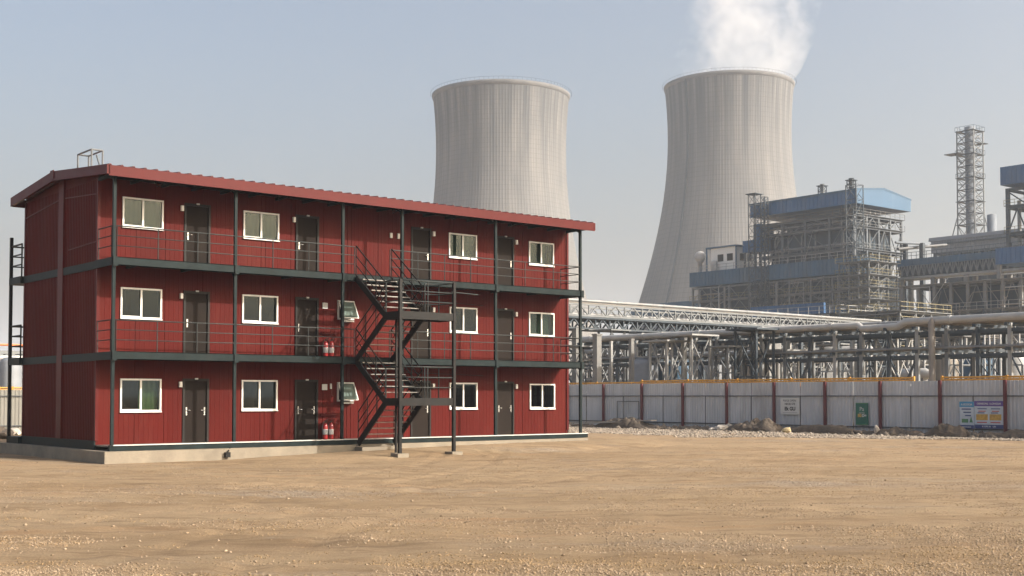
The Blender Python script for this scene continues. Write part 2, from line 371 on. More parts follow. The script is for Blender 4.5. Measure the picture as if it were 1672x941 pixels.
# roof
rf = MB(); e0, e1 = -.30, WL+.02
def roofline(x0, x1):
    n = int((x1-x0)/.36); out = []
    for i in range(n+1):
        a = x0 + i*(x1-x0)/n; out += [(a-.05, 0), (a-.025, .045), (a+.025, .045), (a+.05, 0)]
    out[0] = (x0-.05, 0); return out
pr = roofline(e0+.05, e1-.05); top = []; vs = []; nn = len(pr)
Y0r, Y1r, Y2r = -.28, 4.2, 8.22
zr = lambda y: 9.13 - abs(y-4.2)*.085
for y in (Y0r, Y1r, Y2r): vs += [(a, y, zr(y)+d) for a, d in pr]
for y in (Y0r, Y1r, Y2r): vs += [(a, y, zr(y)+d-.02) for a, d in pr]
fs = [(r*nn+i, r*nn+i+1, (r+1)*nn+i+1, (r+1)*nn+i) for r in (0,1,3,4) for i in range(nn-1)]
fs += [(i, i+1, 3*nn+i+1, 3*nn+i) for i in range(nn-1)] + [(2*nn+i, 2*nn+i+1, 5*nn+i+1, 5*nn+i) for i in range(nn-1)]
rf.add(vs, fs); roof = rf.build('roof', mRoof, blk)
fa = MB().box(e0, -.31, 8.46, e1, -.25, 8.745); fa.build('front_fascia', mRedTrim, roof)
MB().box(e0-.01, -.345, 8.43, e1+.01, -.31, 8.475).build('fascia_lip', mRedTrim, roof)
MB().box(e0, 8.20, 8.49, e1, 8.25, 8.77).build('back_fascia', mRedTrim, roof)
for x in (e0, e1):
    a = (x-.025, x+.025)
    g = MB(); g.prism([(-.31, 8.48), (4.2, 8.86), (8.25, 8.50), (8.25, 8.80), (4.2, 9.17), (-.31, 8.755)], a[0]-(.04 if x<0 else 0), a[1]+(.04 if x>0 else 0)); g.build('gable_fascia', mRedTrim, roof)
MB().box(e0-.09, 4.05, 8.9, e0-.062, 4.35, 9.19).build('ridge_cap', mRedTrim, roof)
# soffit rafters and purlins over the gallery
rp = MB()
for i in range(20):
    x = .0 + i*1.01
    if x < WL: rp.box(x-.03, -.24, 8.50, x+.03, WY-.03, 8.60)
for y in (-.1, .5): rp.box(e0+.05, y-.03, 8.60, e1-.05, y+.03, 8.67)
rp.build('soffit_framing', mSteel, roof)
for s_ in (1.3, 5.5, 10.0, 12.6, 15.4): 
    br = MB().tube([(s_, .1, 8.5), (s_+.18, .35, 8.36), (s_+.36, .1, 8.5)], .018, 6); br.build('cable_loop', mStairSteel, roof)
# concrete plinth
pl = MB(); pl.box(-.32, -.28, -.3, 18.95, WB+1.5, .325); pl.build('plinth', mConc, blk)
B('plinth_step', mConc, blk, 8.25, -.75, -.3, 9.75, -.28, .26)
# ground frame + white sill line
B('ground_frame', mSteel, blk, -.1, -.1, .335, WL-.15, .02, .50)
B('ground_deck', mTread, blk, 0, .02, .44, WL-.2, WY-.02, .478)
B('sill_line', mSign, blk, 0, -.135, .485, WL-.15, -.102, .515)

post_s = [0, 3.95, 7.92, 10.34, 14.53, 18.80]
for s_ in post_s:
    p = MB().box(s_-.045, -.045, .34, s_+.045, .045, 8.62); p.box(s_-.09, -.09, .335, s_+.09, .085, .36)
    for zz in (ZD[1], ZD[2]): p.box(s_-.07, -.145, zz-.28, s_+.07, -.115, zz+.0)
    p.bar((s_+.02, 0, 8.35), (s_+.02, .5, 8.58), .04)
    p.build('gallery_post', mSteel, blk)
def railing(name, pts, z, parent, mat, gaps=None, stan=1.317, hh=(.34, .64, .93), r=.0165, posts=True):
    mb = MB()
    for h in hh: mb.tube([(x, y, z+h) for x, y in pts], r if h < .9 else r*1.25, 6)
    if posts:
        for (xa, ya), (xb, yb) in zip(pts, pts[1:]):
            L = math.hypot(xb-xa, yb-ya); n = max(1, round(L/stan))
            for i in range(n+1):
                t = i/n; mb.tube([(xa+(xb-xa)*t, ya+(yb-ya)*t, z-.02), (xa+(xb-xa)*t, ya+(yb-ya)*t, z+hh[-1])], r*1.05, 6)
    return mb.build(name, mat, parent)
SG0, SG1 = 8.38, 9.82                    # stair opening
for fl in (1, 2):
    z = ZD[fl]
    deck = B('gallery_deck', mSteel, blk, -.02, .02, z-.07, WL-.35, WY-.03, z-.01)
    eb = MB().box(-.06, -.10, z-.25, 18.9, -.06, z); eb.box(-.06, -.10, z-.25, 18.9, .02, z-.225); eb.box(-.06, -.10, z-.02, 18.9, .02, z+.003)
    eb.build('edge_beam', mSteel, deck)
    MB().box(-.08, -.05, z-.25, -.03, WY+.05, z-.012).build('end_beam', mSteel, deck); MB().box(18.85, -.05, z-.25, 18.9, WY, z-.012).build('end_beam', mSteel, deck)
    for i in range(11):
        s_ = .9+i*1.8; MB().box(s_-.03, .02, z-.2, s_+.03, WY-.03, z-.072).build('deck_joist', mSteel, deck)
    for s_ in post_s: MB().bar((s_+.06, .05, z-.3), (s_+.06, .42, z-.1), .045).build('knee_brace', mSteel, deck)
    railing('gallery_railing', [(-.02, WY-.1), (-.02, .12), (.08, -.02), (3.95, -.02), (7.92, -.02), (SG0, -.02)], z, deck, mRail)
    railing('gallery_railing', [(SG1, -.02), (14.53, -.02), (18.80, -.02), (18.80, WY-.1)], z, deck, mRail)
# wall pieces: doors, windows
for fl in range(3):
    z = ZD[fl]
    for i, (a, b, side) in enumerate(doors):
        d = MB().box(a+.04, WY+.02, z, b-.04, WY+.06, z+1.955).build('door', mDoor, blk)
        MB().box(a-.03, WY-.035, z-.01, a+.04, WY+.05, z+2.03).box(b-.04, WY-.035, z-.01, b+.03, WY+.05, z+2.03).box(a+.04, WY-.033, z+1.955, b-.04, WY+.05, z+2.029).build('door_frame', mDoorF, d)
        sides = [side] if fl else ['L', 'R']
        if fl == 0 and i == 2: sides = ['R']
        for sd_ in sides:
            hx = a+.11 if sd_ == 'L' else b-.11; k = 1 if sd_ == 'L' else -1
            MB().box(hx-.022, WY-.0, z+.86, hx+.022, WY+.018, z+1.12).tube([(hx, WY+.01, z+1.02), (hx, WY-.04, z+1.02), (hx+k*.12, WY-.045, z+1.02)], .011, 6).build('door_handle', mChrome, d)
        MB().box((a+b)/2-.05, WY-.07, z+2.0, (a+b)/2+.05, WY-.036, z+2.045).build('door_number_light', mSign, d)
        if not (fl < 2 and i == 1):
            lx = a-.12 if side == 'L' else b+.12; lz = z+1.84
            MB().box(lx-.045, WY-.09, lz-.085, lx+.045, WY-.014, lz+.085).build('wall_lamp', mWhite, blk)
    for a, z0, b, z1, cur in wins[fl]:
        w = MB(); F = .062; y0, y1 = WY-.045, WY+.05
        w.box(a, y0, z0, b, y1, z0+F-.01).box(a, y0, z1-F+.01, b, y1, z1)
        w.box(a, y0, z0+F-.01, a+F-.01, y1, z1-F+.01).box(b-F+.01, y0, z0+F-.01, b, y1, z1-F+.01)
        w.box(a-.01, y0-.03, z0-.025, b+.01, y0+.02, z0-.001)
        w = w.build('window', mWhite, blk); m_ = (a+b)/2
        MB().box(m_-.03, y0+.015, z0+F-.01, m_+.03, y0+.045, z1-F+.01).build('mullion', mWhite, w)
        s2 = MB(); s2.box(a+F-.02, y0+.05, z0+F-.01, a+F+.005, y0+.07, z1-F+.01).box(a+F-.02, y0+.05, z0+F-.01, m_-.03, y0+.07, z0+F+.018); s2.build('sash', mWhite, w)
        for u, v_ in ((a+F-.01, m_-.02), (m_+.02, b-F+.01)):
            g = MB(); g.add([(u, WY+.012 if u < m_-.1 else WY, z0+F-.01), (v_, WY+.012 if u < m_-.1 else WY, z0+F-.01), (v_, WY+.012 if u < m_-.1 else WY, z1-F+.01), (u, WY+.012 if u < m_-.1 else WY, z1-F+.01)], [(0,1,2,3)])
            g.build('window_pane', mGlass, w, fix=False)
        if cur in 'cbh':
            xs = {'c': [(a+.02, b-.02)], 'b': [(m_, b-.05)], 'h': [(a+.02, m_+.32)]}[cur]
            for u, v_ in xs:
                n = int((v_-u)/.035); vs = []
                for j in range(n+1):
                    xx = u+(v_-u)*j/n; yy = WY+.16+(.006 if cur == 'c' else .016)*math.sin(j*1.35)+.004*math.sin(j*.37)
                    vs += [(xx, yy, z0-.05), (xx, yy, z1+.02)]
                cm = MB(); cm.add(vs, [(2*j, 2*j+2, 2*j+3, 2*j+1) for j in range(n)], True)
                cm.build('curtain', mCurtain if cur != 'b' else mCurtainG, w)
for a, b, z0, z1 in awn:                  # top-hung bathroom windows standing open
    w = MB(); w.box(a-.03, WY-.04, z1-.05, b+.03, WY+.04, z1+.03).box(a-.03, WY-.04, z0-.03, b+.03, WY+.04, z0+.02)
    w.box(a-.03, WY-.04, z0, a+.03, WY+.04, z1).box(b-.03, WY-.04, z0, b+.03, WY+.04, z1); w = w.build('vent_window', mWhite, blk)
    yb = WY-.36; zb = z0+.02
    fr = MB()
    for p, q in (((a,WY-.05,z1),(a,yb,zb)), ((b,WY-.05,z1),(b,yb,zb)), ((a,yb,zb),(b,yb,zb)), ((a,WY-.05,z1),(b,WY-.05,z1))): fr.bar(p, q, .035, .03)
    fr.build('vent_sash', mWhite, w)
    g = MB(); g.add([(a,WY-.05,z1),(b,WY-.05,z1),(b,yb,zb),(a,yb,zb)], [(0,1,2,3)]); g.build('window_pane', mReflGlass, w)
    MB().box(a+.1, WY-.2, z0-.11, b-.08, WY-.02, z0-.06).build('vent_sill', mWhite, w)
for fl in (0, 1): B('notice_plate', mSign, blk, 7.88, WY-.04, ZD[fl]+1.68, 8.08, WY-.015, ZD[fl]+1.88)
B('notice_plate', mSign, blk, 8.2, WY-.04, ZD[0]+1.72, 8.26, WY-.015, ZD[0]+1.9)
for dx in (-.16, .16): B('junction_box', mSign, blk, 10.86+dx-.05, WY-.06, 7.62, 10.86+dx+.05, WY-.015, 7.8)
for z_ in (2.72, 5.38): MB().tube([(10.9, WY-.04, z_+.1), (14.9, WY-.04, z_)], .01, 6).build('wall_cable', mStairSteel, blk)
# rear gallery seen past the left gable
for fl in (1, 2):
    z = ZD[fl]
    d = B('rear_deck', mSteel, blk, -.15, WB+.03, z-.25, WL, 8.95, z-.01)
    railing('rear_railing', [(-.1, WB+.05), (-.1, 8.88), (6, 8.88)], z, d, mStairSteel, stan=1.3, r=.026, hh=(.4,.75,1.1))
for s_ in (-.1, 3.9, 7.9): MB().box(s_-.05, 8.84, .33, s_+.05, 8.94, 7.5).build('rear_post', mStairSteel, blk)
B('rear_base_rail', mSteel, blk, -.15, WB+.03, .335, WL, 8.97, .56)
# roof hatch guard
cg = MB(); zt = 9.62
for (x, y) in ((.1, 2.1), (.1, 3.25), (.45, 2.1), (.45, 3.25)): cg.tube([(x, y, zr(y)-.02), (x, y, zt)], .028, 6)
cg.tube([(.1,2.1,zt),(.45,2.1,zt),(.45,3.25,zt),(.1,3.25,zt),(.1,2.1,zt)], .028, 6)
cg.tube([(.45,2.6,9.55),(.45,2.2,9.0)], .03, 6)
g_ = tag(cg.build('roof_hatch_guard', mGalv, None, loc=(BX, BY, .0)), 'small pipe frame standing on the roof near its left end', 'guard frame')

# ------------------------------------------------------------------ stair (own thing)
st = thing('steel_staircase', (BX, BY, 0), 'black steel zigzag staircase with open treads and landings in front of the galleries', 'staircase')
YL0, YL1 = -1.95, -2.78                   # landing inner and outer edge
LX0, LX1 = 8.34, 10.5
lz = [1.88, 4.68]
def flight(y0, z0, y1, z1):
    f = None
    for x in (SG0, SG1):
        mb = MB(); mb.bar((x, y0, z0-.13), (x, y1, z1-.13), .05, .21)
        o = mb.build('stringer', mStairSteel, st)
    n = 7
    for i in range(1, n):
        t = i/n; y = y0+(y1-y0)*t; z = z0+(z1-z0)*t
        MB().box(SG0+.03, y-.12, z-.02, SG1-.03, y+.12, z+.012).build('tread', mTread, st)
    for x in (SG0, SG1):
        mb = MB()
        for h in (.3, .6, .95): mb.tube([(x, y0, z0+h), (x, y1, z1+h)], .018 if h < .9 else .024, 6)
        for i in range(0, 4):
            t = i/3; y = y0+(y1-y0)*t; z = z0+(z1-z0)*t; mb.tube([(x, y, z-.05), (x, y, z+.95)], .018, 6)
        mb.build('handrail', mStairSteel, st)
for k in (1, 0):
    flight(-.12, ZD[k+1], YL0, lz[k]); flight(-.30 if k == 0 else -.12, ZD[k], YL0, lz[k])
    z = lz[k]
    la = MB().box(LX0, YL1, z-.06, LX1, YL0+.02, z); la = la.build('landing', mTread, st)
    fr = MB().box(LX0-.03, YL1-.05, z-.24, LX1+.03, YL1, z+.01).box(LX0-.03, YL0, z-.24, LX1+.03, YL0+.05, z-.062)
    fr.box(LX1, YL1, z-.24, LX1+.05, YL0, z+.008).box(LX0-.05, YL1, z-.24, LX0, YL0, z+.008)
    for x in (8.9, 9.5, 10.1): fr.box(x-.03, YL1, z-.2, x+.03, YL0, z-.062)
    fr.build('landing_frame', mStairSteel, la)
    railing('landing_rail', [(LX0+.02, YL0), (LX0+.02, YL1-.02), (LX1, YL1-.02), (LX1, YL0), (SG1+.1, YL0)], z, la, mRail, hh=(.35, .68, 1.02), stan=1.05, r=.02)
MB().tube([(LX1-.1, YL1-.02, lz[1]+.72), (LX1+1.1, YL1+.1, lz[1]+.7)], .02, 6).build('loose_rail_end', mRail, st)
for x, y, zt in ((LX0, YL1-.02, 5.72), (LX1, YL1-.02, 5.72), (LX0+.45, YL0+.02, 4.5)):
    h_ = .05 if y < -2.5 else .03; p = MB().box(x-h_, y-h_, .10, x+h_, y+h_, zt).build('stair_post', mStairSteel, st)
    if y < -2.5: MB().box(x-.21, y-.21, -.2, x+.21, y+.21, .12).build('footing', mConc, p)
    else: MB().box(x-.12, y-.12, -.1, x+.12, y+.12, .1).build('footing', mConc, p)
# extinguishers
def extinguisher(loc, label):
    t = thing('fire_extinguisher', loc, label, 'fire extinguisher', 'fire extinguishers on the galleries')
    b_ = MB().lathe(0, 0, [(.03,0),(.085,.0),(.09,.03),(.09,.44),(.075,.50),(.035,.54),(.03,.56)], 20).build('cylinder', mExt, t)
    MB().lathe(0, 0, [(.0925,.16),(.0925,.34)], 20, False).build('label_band', mSign, b_)
    v = MB().lathe(0, 0, [(.022,.56),(.022,.62)], 10).bar((-.02,0,.62),(.11,0,.66),.025).bar((-.02,0,.59),(.10,0,.60),.02).build('valve', mStairSteel, t)
    MB().tube([(.02,0,.60),(-.09,-.03,.58),(-.125,-.03,.42),(-.115,-.02,.15)], .014, 6).build('hose', mInk, t)
    return t
for z, w in ((ZD[0]-.0, 'ground'), (ZD[1]-.005, 'middle')):
    for k, dx in enumerate((7.93, 8.16)):
        o = extinguisher((BX+dx, BY+WY-.16, z), 'red fire extinguisher on the %s floor, %s one of the pair beside the door' % (w, ('left', 'right')[k]))
    cb = MB().box(7.80, WY-.05, 0, 8.75, WY-.015, .0+.06); 
    b_ = tag(MB().box(7.82, -.05, .80, 8.42, 0, .85).build('extinguisher_bracket', mRedTrim, None, loc=(BX, BY+WY-.02, z)), 'red wall strip above the pair of extinguishers on the %s floor' % w, 'wall strip')
fl_ = thing('floodlight', (BX+3.62, BY-.34, .05), 'small dark floodlight on the plinth beside a gallery post', 'floodlight')
MB().box(-.14,-.06,0,.02,.04,.16).build('lamp_body', mStairSteel, fl_); MB().bar((-.05,0,.16),(.12,.16,.30),.03).build('bracket', mStairSteel, fl_)

exec_next = True

# ------------------------------------------------------------------ perimeter fence
XF = 55.4; yA = lenv(XF, 0, 1643); yB = lenv(XF, 0, 1050); PS = (yB-yA)/7
nb0 = -9; ys = [yA + PS*i for i in range(nb0, 12)]
y_corner = ys[-1]
def fence(root, a0, posts, fixed, H, face, H0=0.0, gate=None):
    """face: 'x' fence in plane x=fixed seen from -x; 'y' fence in plane y=fixed seen from -y"""
    T = (lambda a, d, z: (fixed+d, a, z)) if face == 'x' else (lambda a, d, z: (a, fixed+d, z))
    def bx(mb, a, b, d0, d1, z0, z1):
        p = T(a, d0, z0); q = T(b, d1, z1); return mb.box(min(p[0],q[0]), min(p[1],q[1]), z0, max(p[0],q[0]), max(p[1],q[1]), z1)
    for i, (a, b) in enumerate(zip(posts, posts[1:])):
        mb = MB(); m_ = (a+b)/2
        for u, v in ((a, m_-.012), (m_+.012, b)):
            ribbed(mb, u, v, H0-.1, H+rnd.uniform(-.015, .015), fixed + rnd.uniform(0, .012), 'y' if face == 'x' else 'x', pitch=.19, depth=.025, rw=.05, out=-1, joint=99)
        p_ = mb.build('sheet_panel', mFence, root)
        r = MB(); bx(r, a+.02, b-.02, -.085, -.03, 1.93, 1.98); bx(r, a+.02, b-.02, -.085, -.03, .34, .40); r.build('fence_rail', mFenceRail, root)
        r = MB(); bx(r, m_-.02, m_+.02, -.035, -.027, H0, 1.93); r.build('panel_seam', mFenceRail, root)
    for a in posts:
        bx(MB(), a-.075, a+.075, -.19, -.09, H0-.3, H+.02).build('fence_post', mFencePost, root)
fr_ = thing('sheet_metal_fence', (0,0,0), 'long grey corrugated metal site fence with maroon posts, across the right of the yard', 'fence')
fence(fr_, 0, ys, XF, 2.70, 'x')
g = MB(); ga, gb = ys[8+3-nb0-3] if False else lenv(XF,0,1047), lenv(XF,0,1009)
for z in (1.62, .55): g.box(XF-.11, ga+.1, z-.02, XF-.08, gb, z+.02)
g.box(XF-.11, gb-.04, .55, XF-.08, gb, 1.62); g.box(XF-.11, ga+.1, .55, XF-.08, ga+.14, 1.62); g.build('gate_outline', mFenceRail, fr_)
mFenceB = M('beige_fence_sheet', (.17, .165, .145), .7, var=.12, streak=5, dirt=(.13, .11, .09), dirt_amt=.5)
fr2 = thing('sheet_metal_fence', (0,0,0), 'sunlit corrugated metal fence behind the left end of the cabin block', 'fence')
mFence = mFenceB; fence(fr2, 0, [-6 + 3.41*i for i in range(18)] + [XF], 68.3, 2.28, 'y')
# yellow guard rail just above the fence
def yrail(label, pts, z, ang=0):
    t = thing('yellow_guardrail', (0,0,0), label, 'guardrail', 'yellow guardrails behind the fences')
    for zz in (z+.29, z+.17): MB().tube([(x, y, zz) for x, y in pts], .05, 6).build('rail', mYellow, t)
    bb = MB()
    (xa, ya), (xb, yb) = pts[0], pts[-1]; L = math.hypot(xb-xa, yb-ya); n = int(L/.22)
    for i in range(n):
        t_ = (i+rnd.uniform(.2,.8))/n; x = xa+(xb-xa)*t_; y = ya+(yb-ya)*t_; bb.bar((x, y, z-.1), (x, y, z+rnd.uniform(.2,.3)), .045)
    bb.build('baluster', mYellow, t)['kind'] = 'stuff'
    n = int(L/3.4)
    for i in range(n+1):
        t_ = i/max(1,n); x = xa+(xb-xa)*t_; y = ya+(yb-ya)*t_
        MB().box(x-.05, y-.05, 0, x+.05, y+.05, z+.37).build('rail_post', mYellow, t)
yrail('yellow guardrail above the grey fence, long stretch left of the tan pipe leg', [(XF+.5, lenv(XF+.5,0,1492)), (XF+.5, lenv(XF+.5,0,1048))], 2.58)
yrail('yellow guardrail above the grey fence at the right edge', [(XF+.5, lenv(XF+.5,0,1760)), (XF+.5, lenv(XF+.5,0,1538))], 2.58)
yrail('low yellow guardrail above the fence beside the right end of the cabin block', [(XF+.5, lenv(XF+.5,0,1046)), (XF+.5, y_corner-1)], 2.50)
yrail('yellow guardrail above the sunlit fence at the far left', [(-6, 68.8), (40, 68.8)], 2.1)

# signs on the fence
RT = (math.pi/2, 0, -math.pi/2)
def fy(px): return lenv(XF, 0, px)
def board(l, t, r, b, mat, label, name='sign_board'):
    ya, yb = fy(l), fy(r); ym = (ya+yb)/2; zt, zb = zat(t, XF, ym), zat(b, XF, ym)
    root = thing(name, (XF-.10, ym, (zt+zb)/2), label, 'sign'); w, h = abs(ya-yb), zt-zb
    MB().box(-.02, -w/2, -h/2, .035, w/2, h/2).build('board', mat, root); return root, w, h
mTeal = M('green_sign', (.0, .10, .065), .5, var=.05); mCyan = M('cyan_print', (.05, .24, .42), .5); mPur = M('purple_print', (.09, .05, .22), .5)
mPaleP = M('pale_poster', (.42, .47, .52), .5, var=.1, scale=6); mOch = M('ochre_print', (.45, .27, .05), .5, var=.3, scale=8)
mGreenP = M('green_print', (.06, .18, .08), .5); mNavy = M('navy_print', (.03, .05, .16), .5); mCream = M('cream_print', (.55, .52, .42), .5, var=.1, scale=5)
s1, w, h = board(1277, 650, 1306.5, 677, mSign, 'white notice with black lettering on the grey fence')
text('lettering', 'PLEGE OPEN', .155, mInk, s1, (-.023, .03, h*.33), RT)
text('lettering', 'NEOE STE', .16, mInk, s1, (-.023, 0, h*.13), RT, .003)
text('lettering', 'Ek GU', .27, mInk, s1, (-.023, 0, -h*.16), RT, .012)
MB().box(-.024, -w*.40, -h*.40, -.0205, w*.40, -h*.385).build('rule_line', mInk, s1)
s2, w, h = board(1399, 658, 1418.5, 694, mTeal, 'narrow green upright sign on the grey fence')
text('lettering', 'Pa', .30, mSign, s2, (-.023, 0, h*.21), RT)
text('lettering', 'oo=ca', .13, mSign, s2, (-.023, 0, h*.05), RT)
text('lettering', '80', .22, mOch, s2, (-.023, .13, -h*.08), RT, .012)
text('lettering', 'D=', .2, mSign, s2, (-.023, -.14, -h*.08), RT, .01)
MB().box(-.026, -w/2, h/2-.05, -.021, w/2, h/2).box(-.026, -w/2, -h/2, -.021, w/2, -h/2+.05).build('border', mGreenP, s2)
def poster_block(root, y0, z0, y1, z1, mat, name, d=.0): MB().box(-.024-d, y0, z0, -.0205, y1, z1).build(name, mat, root)
s3, w, h = board(1568, 656, 1591.5, 700, mPaleP, 'cyan headed information poster, left half of the colourful pair on the fence', 'poster')
poster_block(s3, -w/2, h*.30, w/2, h*.5, mCyan, 'header'); poster_block(s3, -w/2, -h*.5, w/2, -h*.37, mNavy, 'footer')
text('lettering', 'A ECOOA', .13, mSign, s3, (-.026, 0, h*.39), RT, .003); text('lettering', 'wmmomn', .11, mSign, s3, (-.026, 0, -h*.435), RT, .003)
for k, z in enumerate((.20, .08, -.04)): poster_block(s3, -w*.3, h*z, w*(.35-.12*k), h*(z+.045), mNavy, 'printed_line')
MB().prism([(-w*.42, -h*.27), (-w*.18, -h*.27), (-w*.30, -h*.04)], -.0235, -.0205).build('tree_picture', mGreenP, s3)
poster_block(s3, -w*.1, -h*.28, w*.35, -h*.14, mGreenP, 'picture')
s4, w, h = board(1592.3, 655, 1640, 700, mPaleP, 'purple headed poster with ochre pictures, right half of the pair on the fence', 'poster')
poster_block(s4, -w/2, h*.31, w/2, h*.5, mPur, 'header'); poster_block(s4, -w/2, -h*.5, w/2, -h*.36, mNavy, 'footer')
text('lettering', 'OENEONL I LONGUH', .125, mSign, s4, (-.026, 0, h*.40), RT, .003); text('lettering', 'K OPS IN   UN', .11, mSign, s4, (-.026, 0, -h*.43), RT, .003)
for yy in (w*.24, -w*.22):
    poster_block(s4, yy-w*.20, -h*.20, yy+w*.20, h*.02, mOch, 'picture')
    for k, z in enumerate((.20, .11, .03+.02)): poster_block(s4, yy-w*(.17-.04*k), h*z, yy+w*(.15-.03*(k % 2)), h*(z+.035), (mNavy, mInkR, mNavy)[k], 'printed_line')
    poster_block(s4, yy-w*.17, -h*.30, yy+w*.17, -h*.26, mInkR, 'printed_line')

# ------------------------------------------------------------------ spoil heaps, stones and gravel
def heap(px0, px1, hgt, dep, label, seed, mat=mMound, off=1.0, name='spoil_heap'):
    y0, y1 = fy(px1), fy(px0); cx_ = XF-off-dep/2; cy_ = (y0+y1)/2; L = (y1-y0)/2; r = np.random.RandomState(seed)
    nu, nv = 34, 18; vs = []; fs = []
    for i in range(nu):
        for j in range(nv):
            u = -1+2*i/(nu-1); v = -1+2*j/(nv-1)
            e = max(0, 1-u*u)**.6*max(0, 1-v*v)**.6
            x = cx_+v*dep/2; y = cy_+u*L
            n = float(wn(x+seed, y, .5, seed))*.6+float(wn(x, y+seed, .16, seed+1))*.35+float(wn(x, y, 1.3, seed+2))*.7
            vs.append((x, y, -.06 + 1.25*hgt*e*(.35+n*.75)))
    fs = [(i*nv+j, (i+1)*nv+j, (i+1)*nv+j+1, i*nv+j+1) for i in range(nu-1) for j in range(nv-1)]
    o = MB(); o.add(vs, fs, False); o = o.build(name, mat); return tag(o, label, 'spoil heap', 'spoil heaps along the foot of the fence')
heap(1010, 1112, .50, 1.6, 'dark spoil heap at the fence foot under the end of the long plank', 11)
heap(1228, 1312, .68, 1.7, 'tallest dark brown spoil heap, left of the white notice on the fence', 12)
heap(1305, 1440, .42, 1.2, 'low dark spoil heap under the green sign', 13)
heap(1436, 1545, .36, 1.1, 'low spoil ridge along the fence left of the posters', 14)
heap(1536, 1612, .55, 1.2, 'dark spoil heap under the left poster', 15)
heap(1606, 1740, .36, 1.0, 'spoil ridge at the foot of the fence at the right edge', 16)
heap(1112, 1232, .20, .9, 'very low spoil ridge along the middle of the fence', 17)
heap(940, 1016, .22, 1.2, 'low spoil ridge beneath the long plank', 18)
lp = tag(MB().bar((XF-2.6, fy(940), .22), (XF-1.7, fy(1100), .52), .5, .06).bar((XF-3.1, fy(955), .14), (XF-2.3, fy(1060), .40), .18, .05).build('plank', mPlank), 'long pale plank sloping up over the spoil at the fence foot', 'plank')
def rock(c, r, mat, label, group, seed, sq=(1,1,.6)):
    bm = bmesh.new(); bmesh.ops.create_icosphere(bm, subdivisions=2, radius=1); rr = random.Random(seed)
    cuts = [(Vector((rr.gauss(0,1), rr.gauss(0,1), rr.gauss(0,1))).normalized(), rr.uniform(.5,.8)) for _ in range(9)]
    for v in bm.verts:
        for n, d in cuts:
            k = v.co.dot(n)
            if k > d: v.co -= n*(k-d)
        v.co = Vector((v.co.x*sq[0]*r, v.co.y*sq[1]*r, v.co.z*sq[2]*r))
    me = bpy.data.meshes.new('boulder'); bm.to_mesh(me); bm.free(); me.materials.append(mat)
    o = bpy.data.objects.new('boulder', me); C.objects.link(o); o.location = c; o.rotation_euler = (0,0,rr.uniform(0,6)); return tag(o, label, 'rock', group)
rock((XF-2.0, fy(1218), .14), .38, mStone, 'pale grey boulder left of the tallest spoil heap', None, 1, (1.2,1.2,.7))
rock((XF-2.3, fy(1206), .08), .22, mStone, 'small pale rock left of the pale boulder by the fence', None, 2)
rock((XF-2.7, fy(1336), .16), .30, M('yellow_block', (.42,.33,.18), .9, var=.2), 'yellowish stone block on the gravel below the fence between notice and green sign', None, 3, (.8,1.2,.7))
rock((XF-1.9, fy(1466), .25), .24, mStone, 'grey upright rock at the fence foot left of the posters', None, 4, (.8,.8,1.3))
rock((XF-2.1, fy(1440), .12), .30, mMound, 'brown rock at the fence foot right of the green sign', None, 5, (1,1.4,.7))
tp = heap(1100, 1150, .0, .1, 'x', 1) ; bpy.data.objects.remove(tp)
lf = heap(1190, 1228, .45, .9, 'grey crumpled sheet heap beside the pale boulder', 22, mPlank)
# rubble pile behind the block at the far left
gl_ = ground_l = at(8, 700, 60)
for k, (px, D, r) in enumerate(((4, 60, .55), (14, 62, .45), (-6, 58, .6), (24, 63, .35), (8, 57, .4))):
    p = at(px, 700, D); rock((p.x, p.y, r*.35), r, mStone if k % 2 else mMound, ('largest pale rubble lump behind the left end of the block', 'brown rubble lump', 'dark rubble lump at the left edge', 'small pale rubble lump beside the rear fence', 'mid sized rubble lump nearest the block')[k] + ' at the far left', 'rubble at the far left', 30+k, (1.4, 1, .7))

def stones(name, n, gen, mat, label, smin, smax, seed):
    """n irregular little stones as one mesh"""
    r = np.random.RandomState(seed)
    base = np.array([(1,0,.1),(.2,1,0),(-1,.3,.1),(-.2,-1,0),(.3,.1,.8),(-.3,-.1,.6),(0,0,-.5)], float)
    tri = np.array([(0,1,4),(1,5,4),(1,2,5),(2,3,5),(3,4,5),(3,0,4),(0,6,1),(1,6,2),(2,6,3),(3,6,0)])
    P = gen(r, n); n = len(P)
    s = smin + (smax-smin)*r.rand(n)**3
    th = r.rand(n)*6.283; jit = 1 + .35*(r.rand(n, 7, 3)-.5)*2
    b = base[None]*jit; c, s_ = np.cos(th), np.sin(th)
    X = b[..., 0]*c[:, None]-b[..., 1]*s_[:, None]; Y = b[..., 0]*s_[:, None]+b[..., 1]*c[:, None]
    V = np.stack([X, Y, b[..., 2]*(.55+.5*r.rand(n))[:, None]], -1)*s[:, None, None]
    zz = gz(P[:, 0], P[:, 1])+s*.12
    V[..., 0] += P[:, 0, None]; V[..., 1] += P[:, 1, None]; V[..., 2] += (zz if P.shape[1] < 3 else P[:, 2])[:, None]
    F = (tri[None]+7*np.arange(n)[:, None, None]).reshape(-1)
    me = bpy.data.meshes.new(name); me.vertices.add(n*7); me.vertices.foreach_set('co', V.ravel())
    me.loops.add(len(F)); me.loops.foreach_set('vertex_index', F.astype(np.int32)); me.polygons.add(len(F)//3)
    me.polygons.foreach_set('loop_start', np.arange(len(F)//3)*3); me.update(); me.validate(); me.materials.append(mat)
    o = bpy.data.objects.new(name, me); C.objects.link(o); return tag(o, label, 'gravel', kind='stuff')
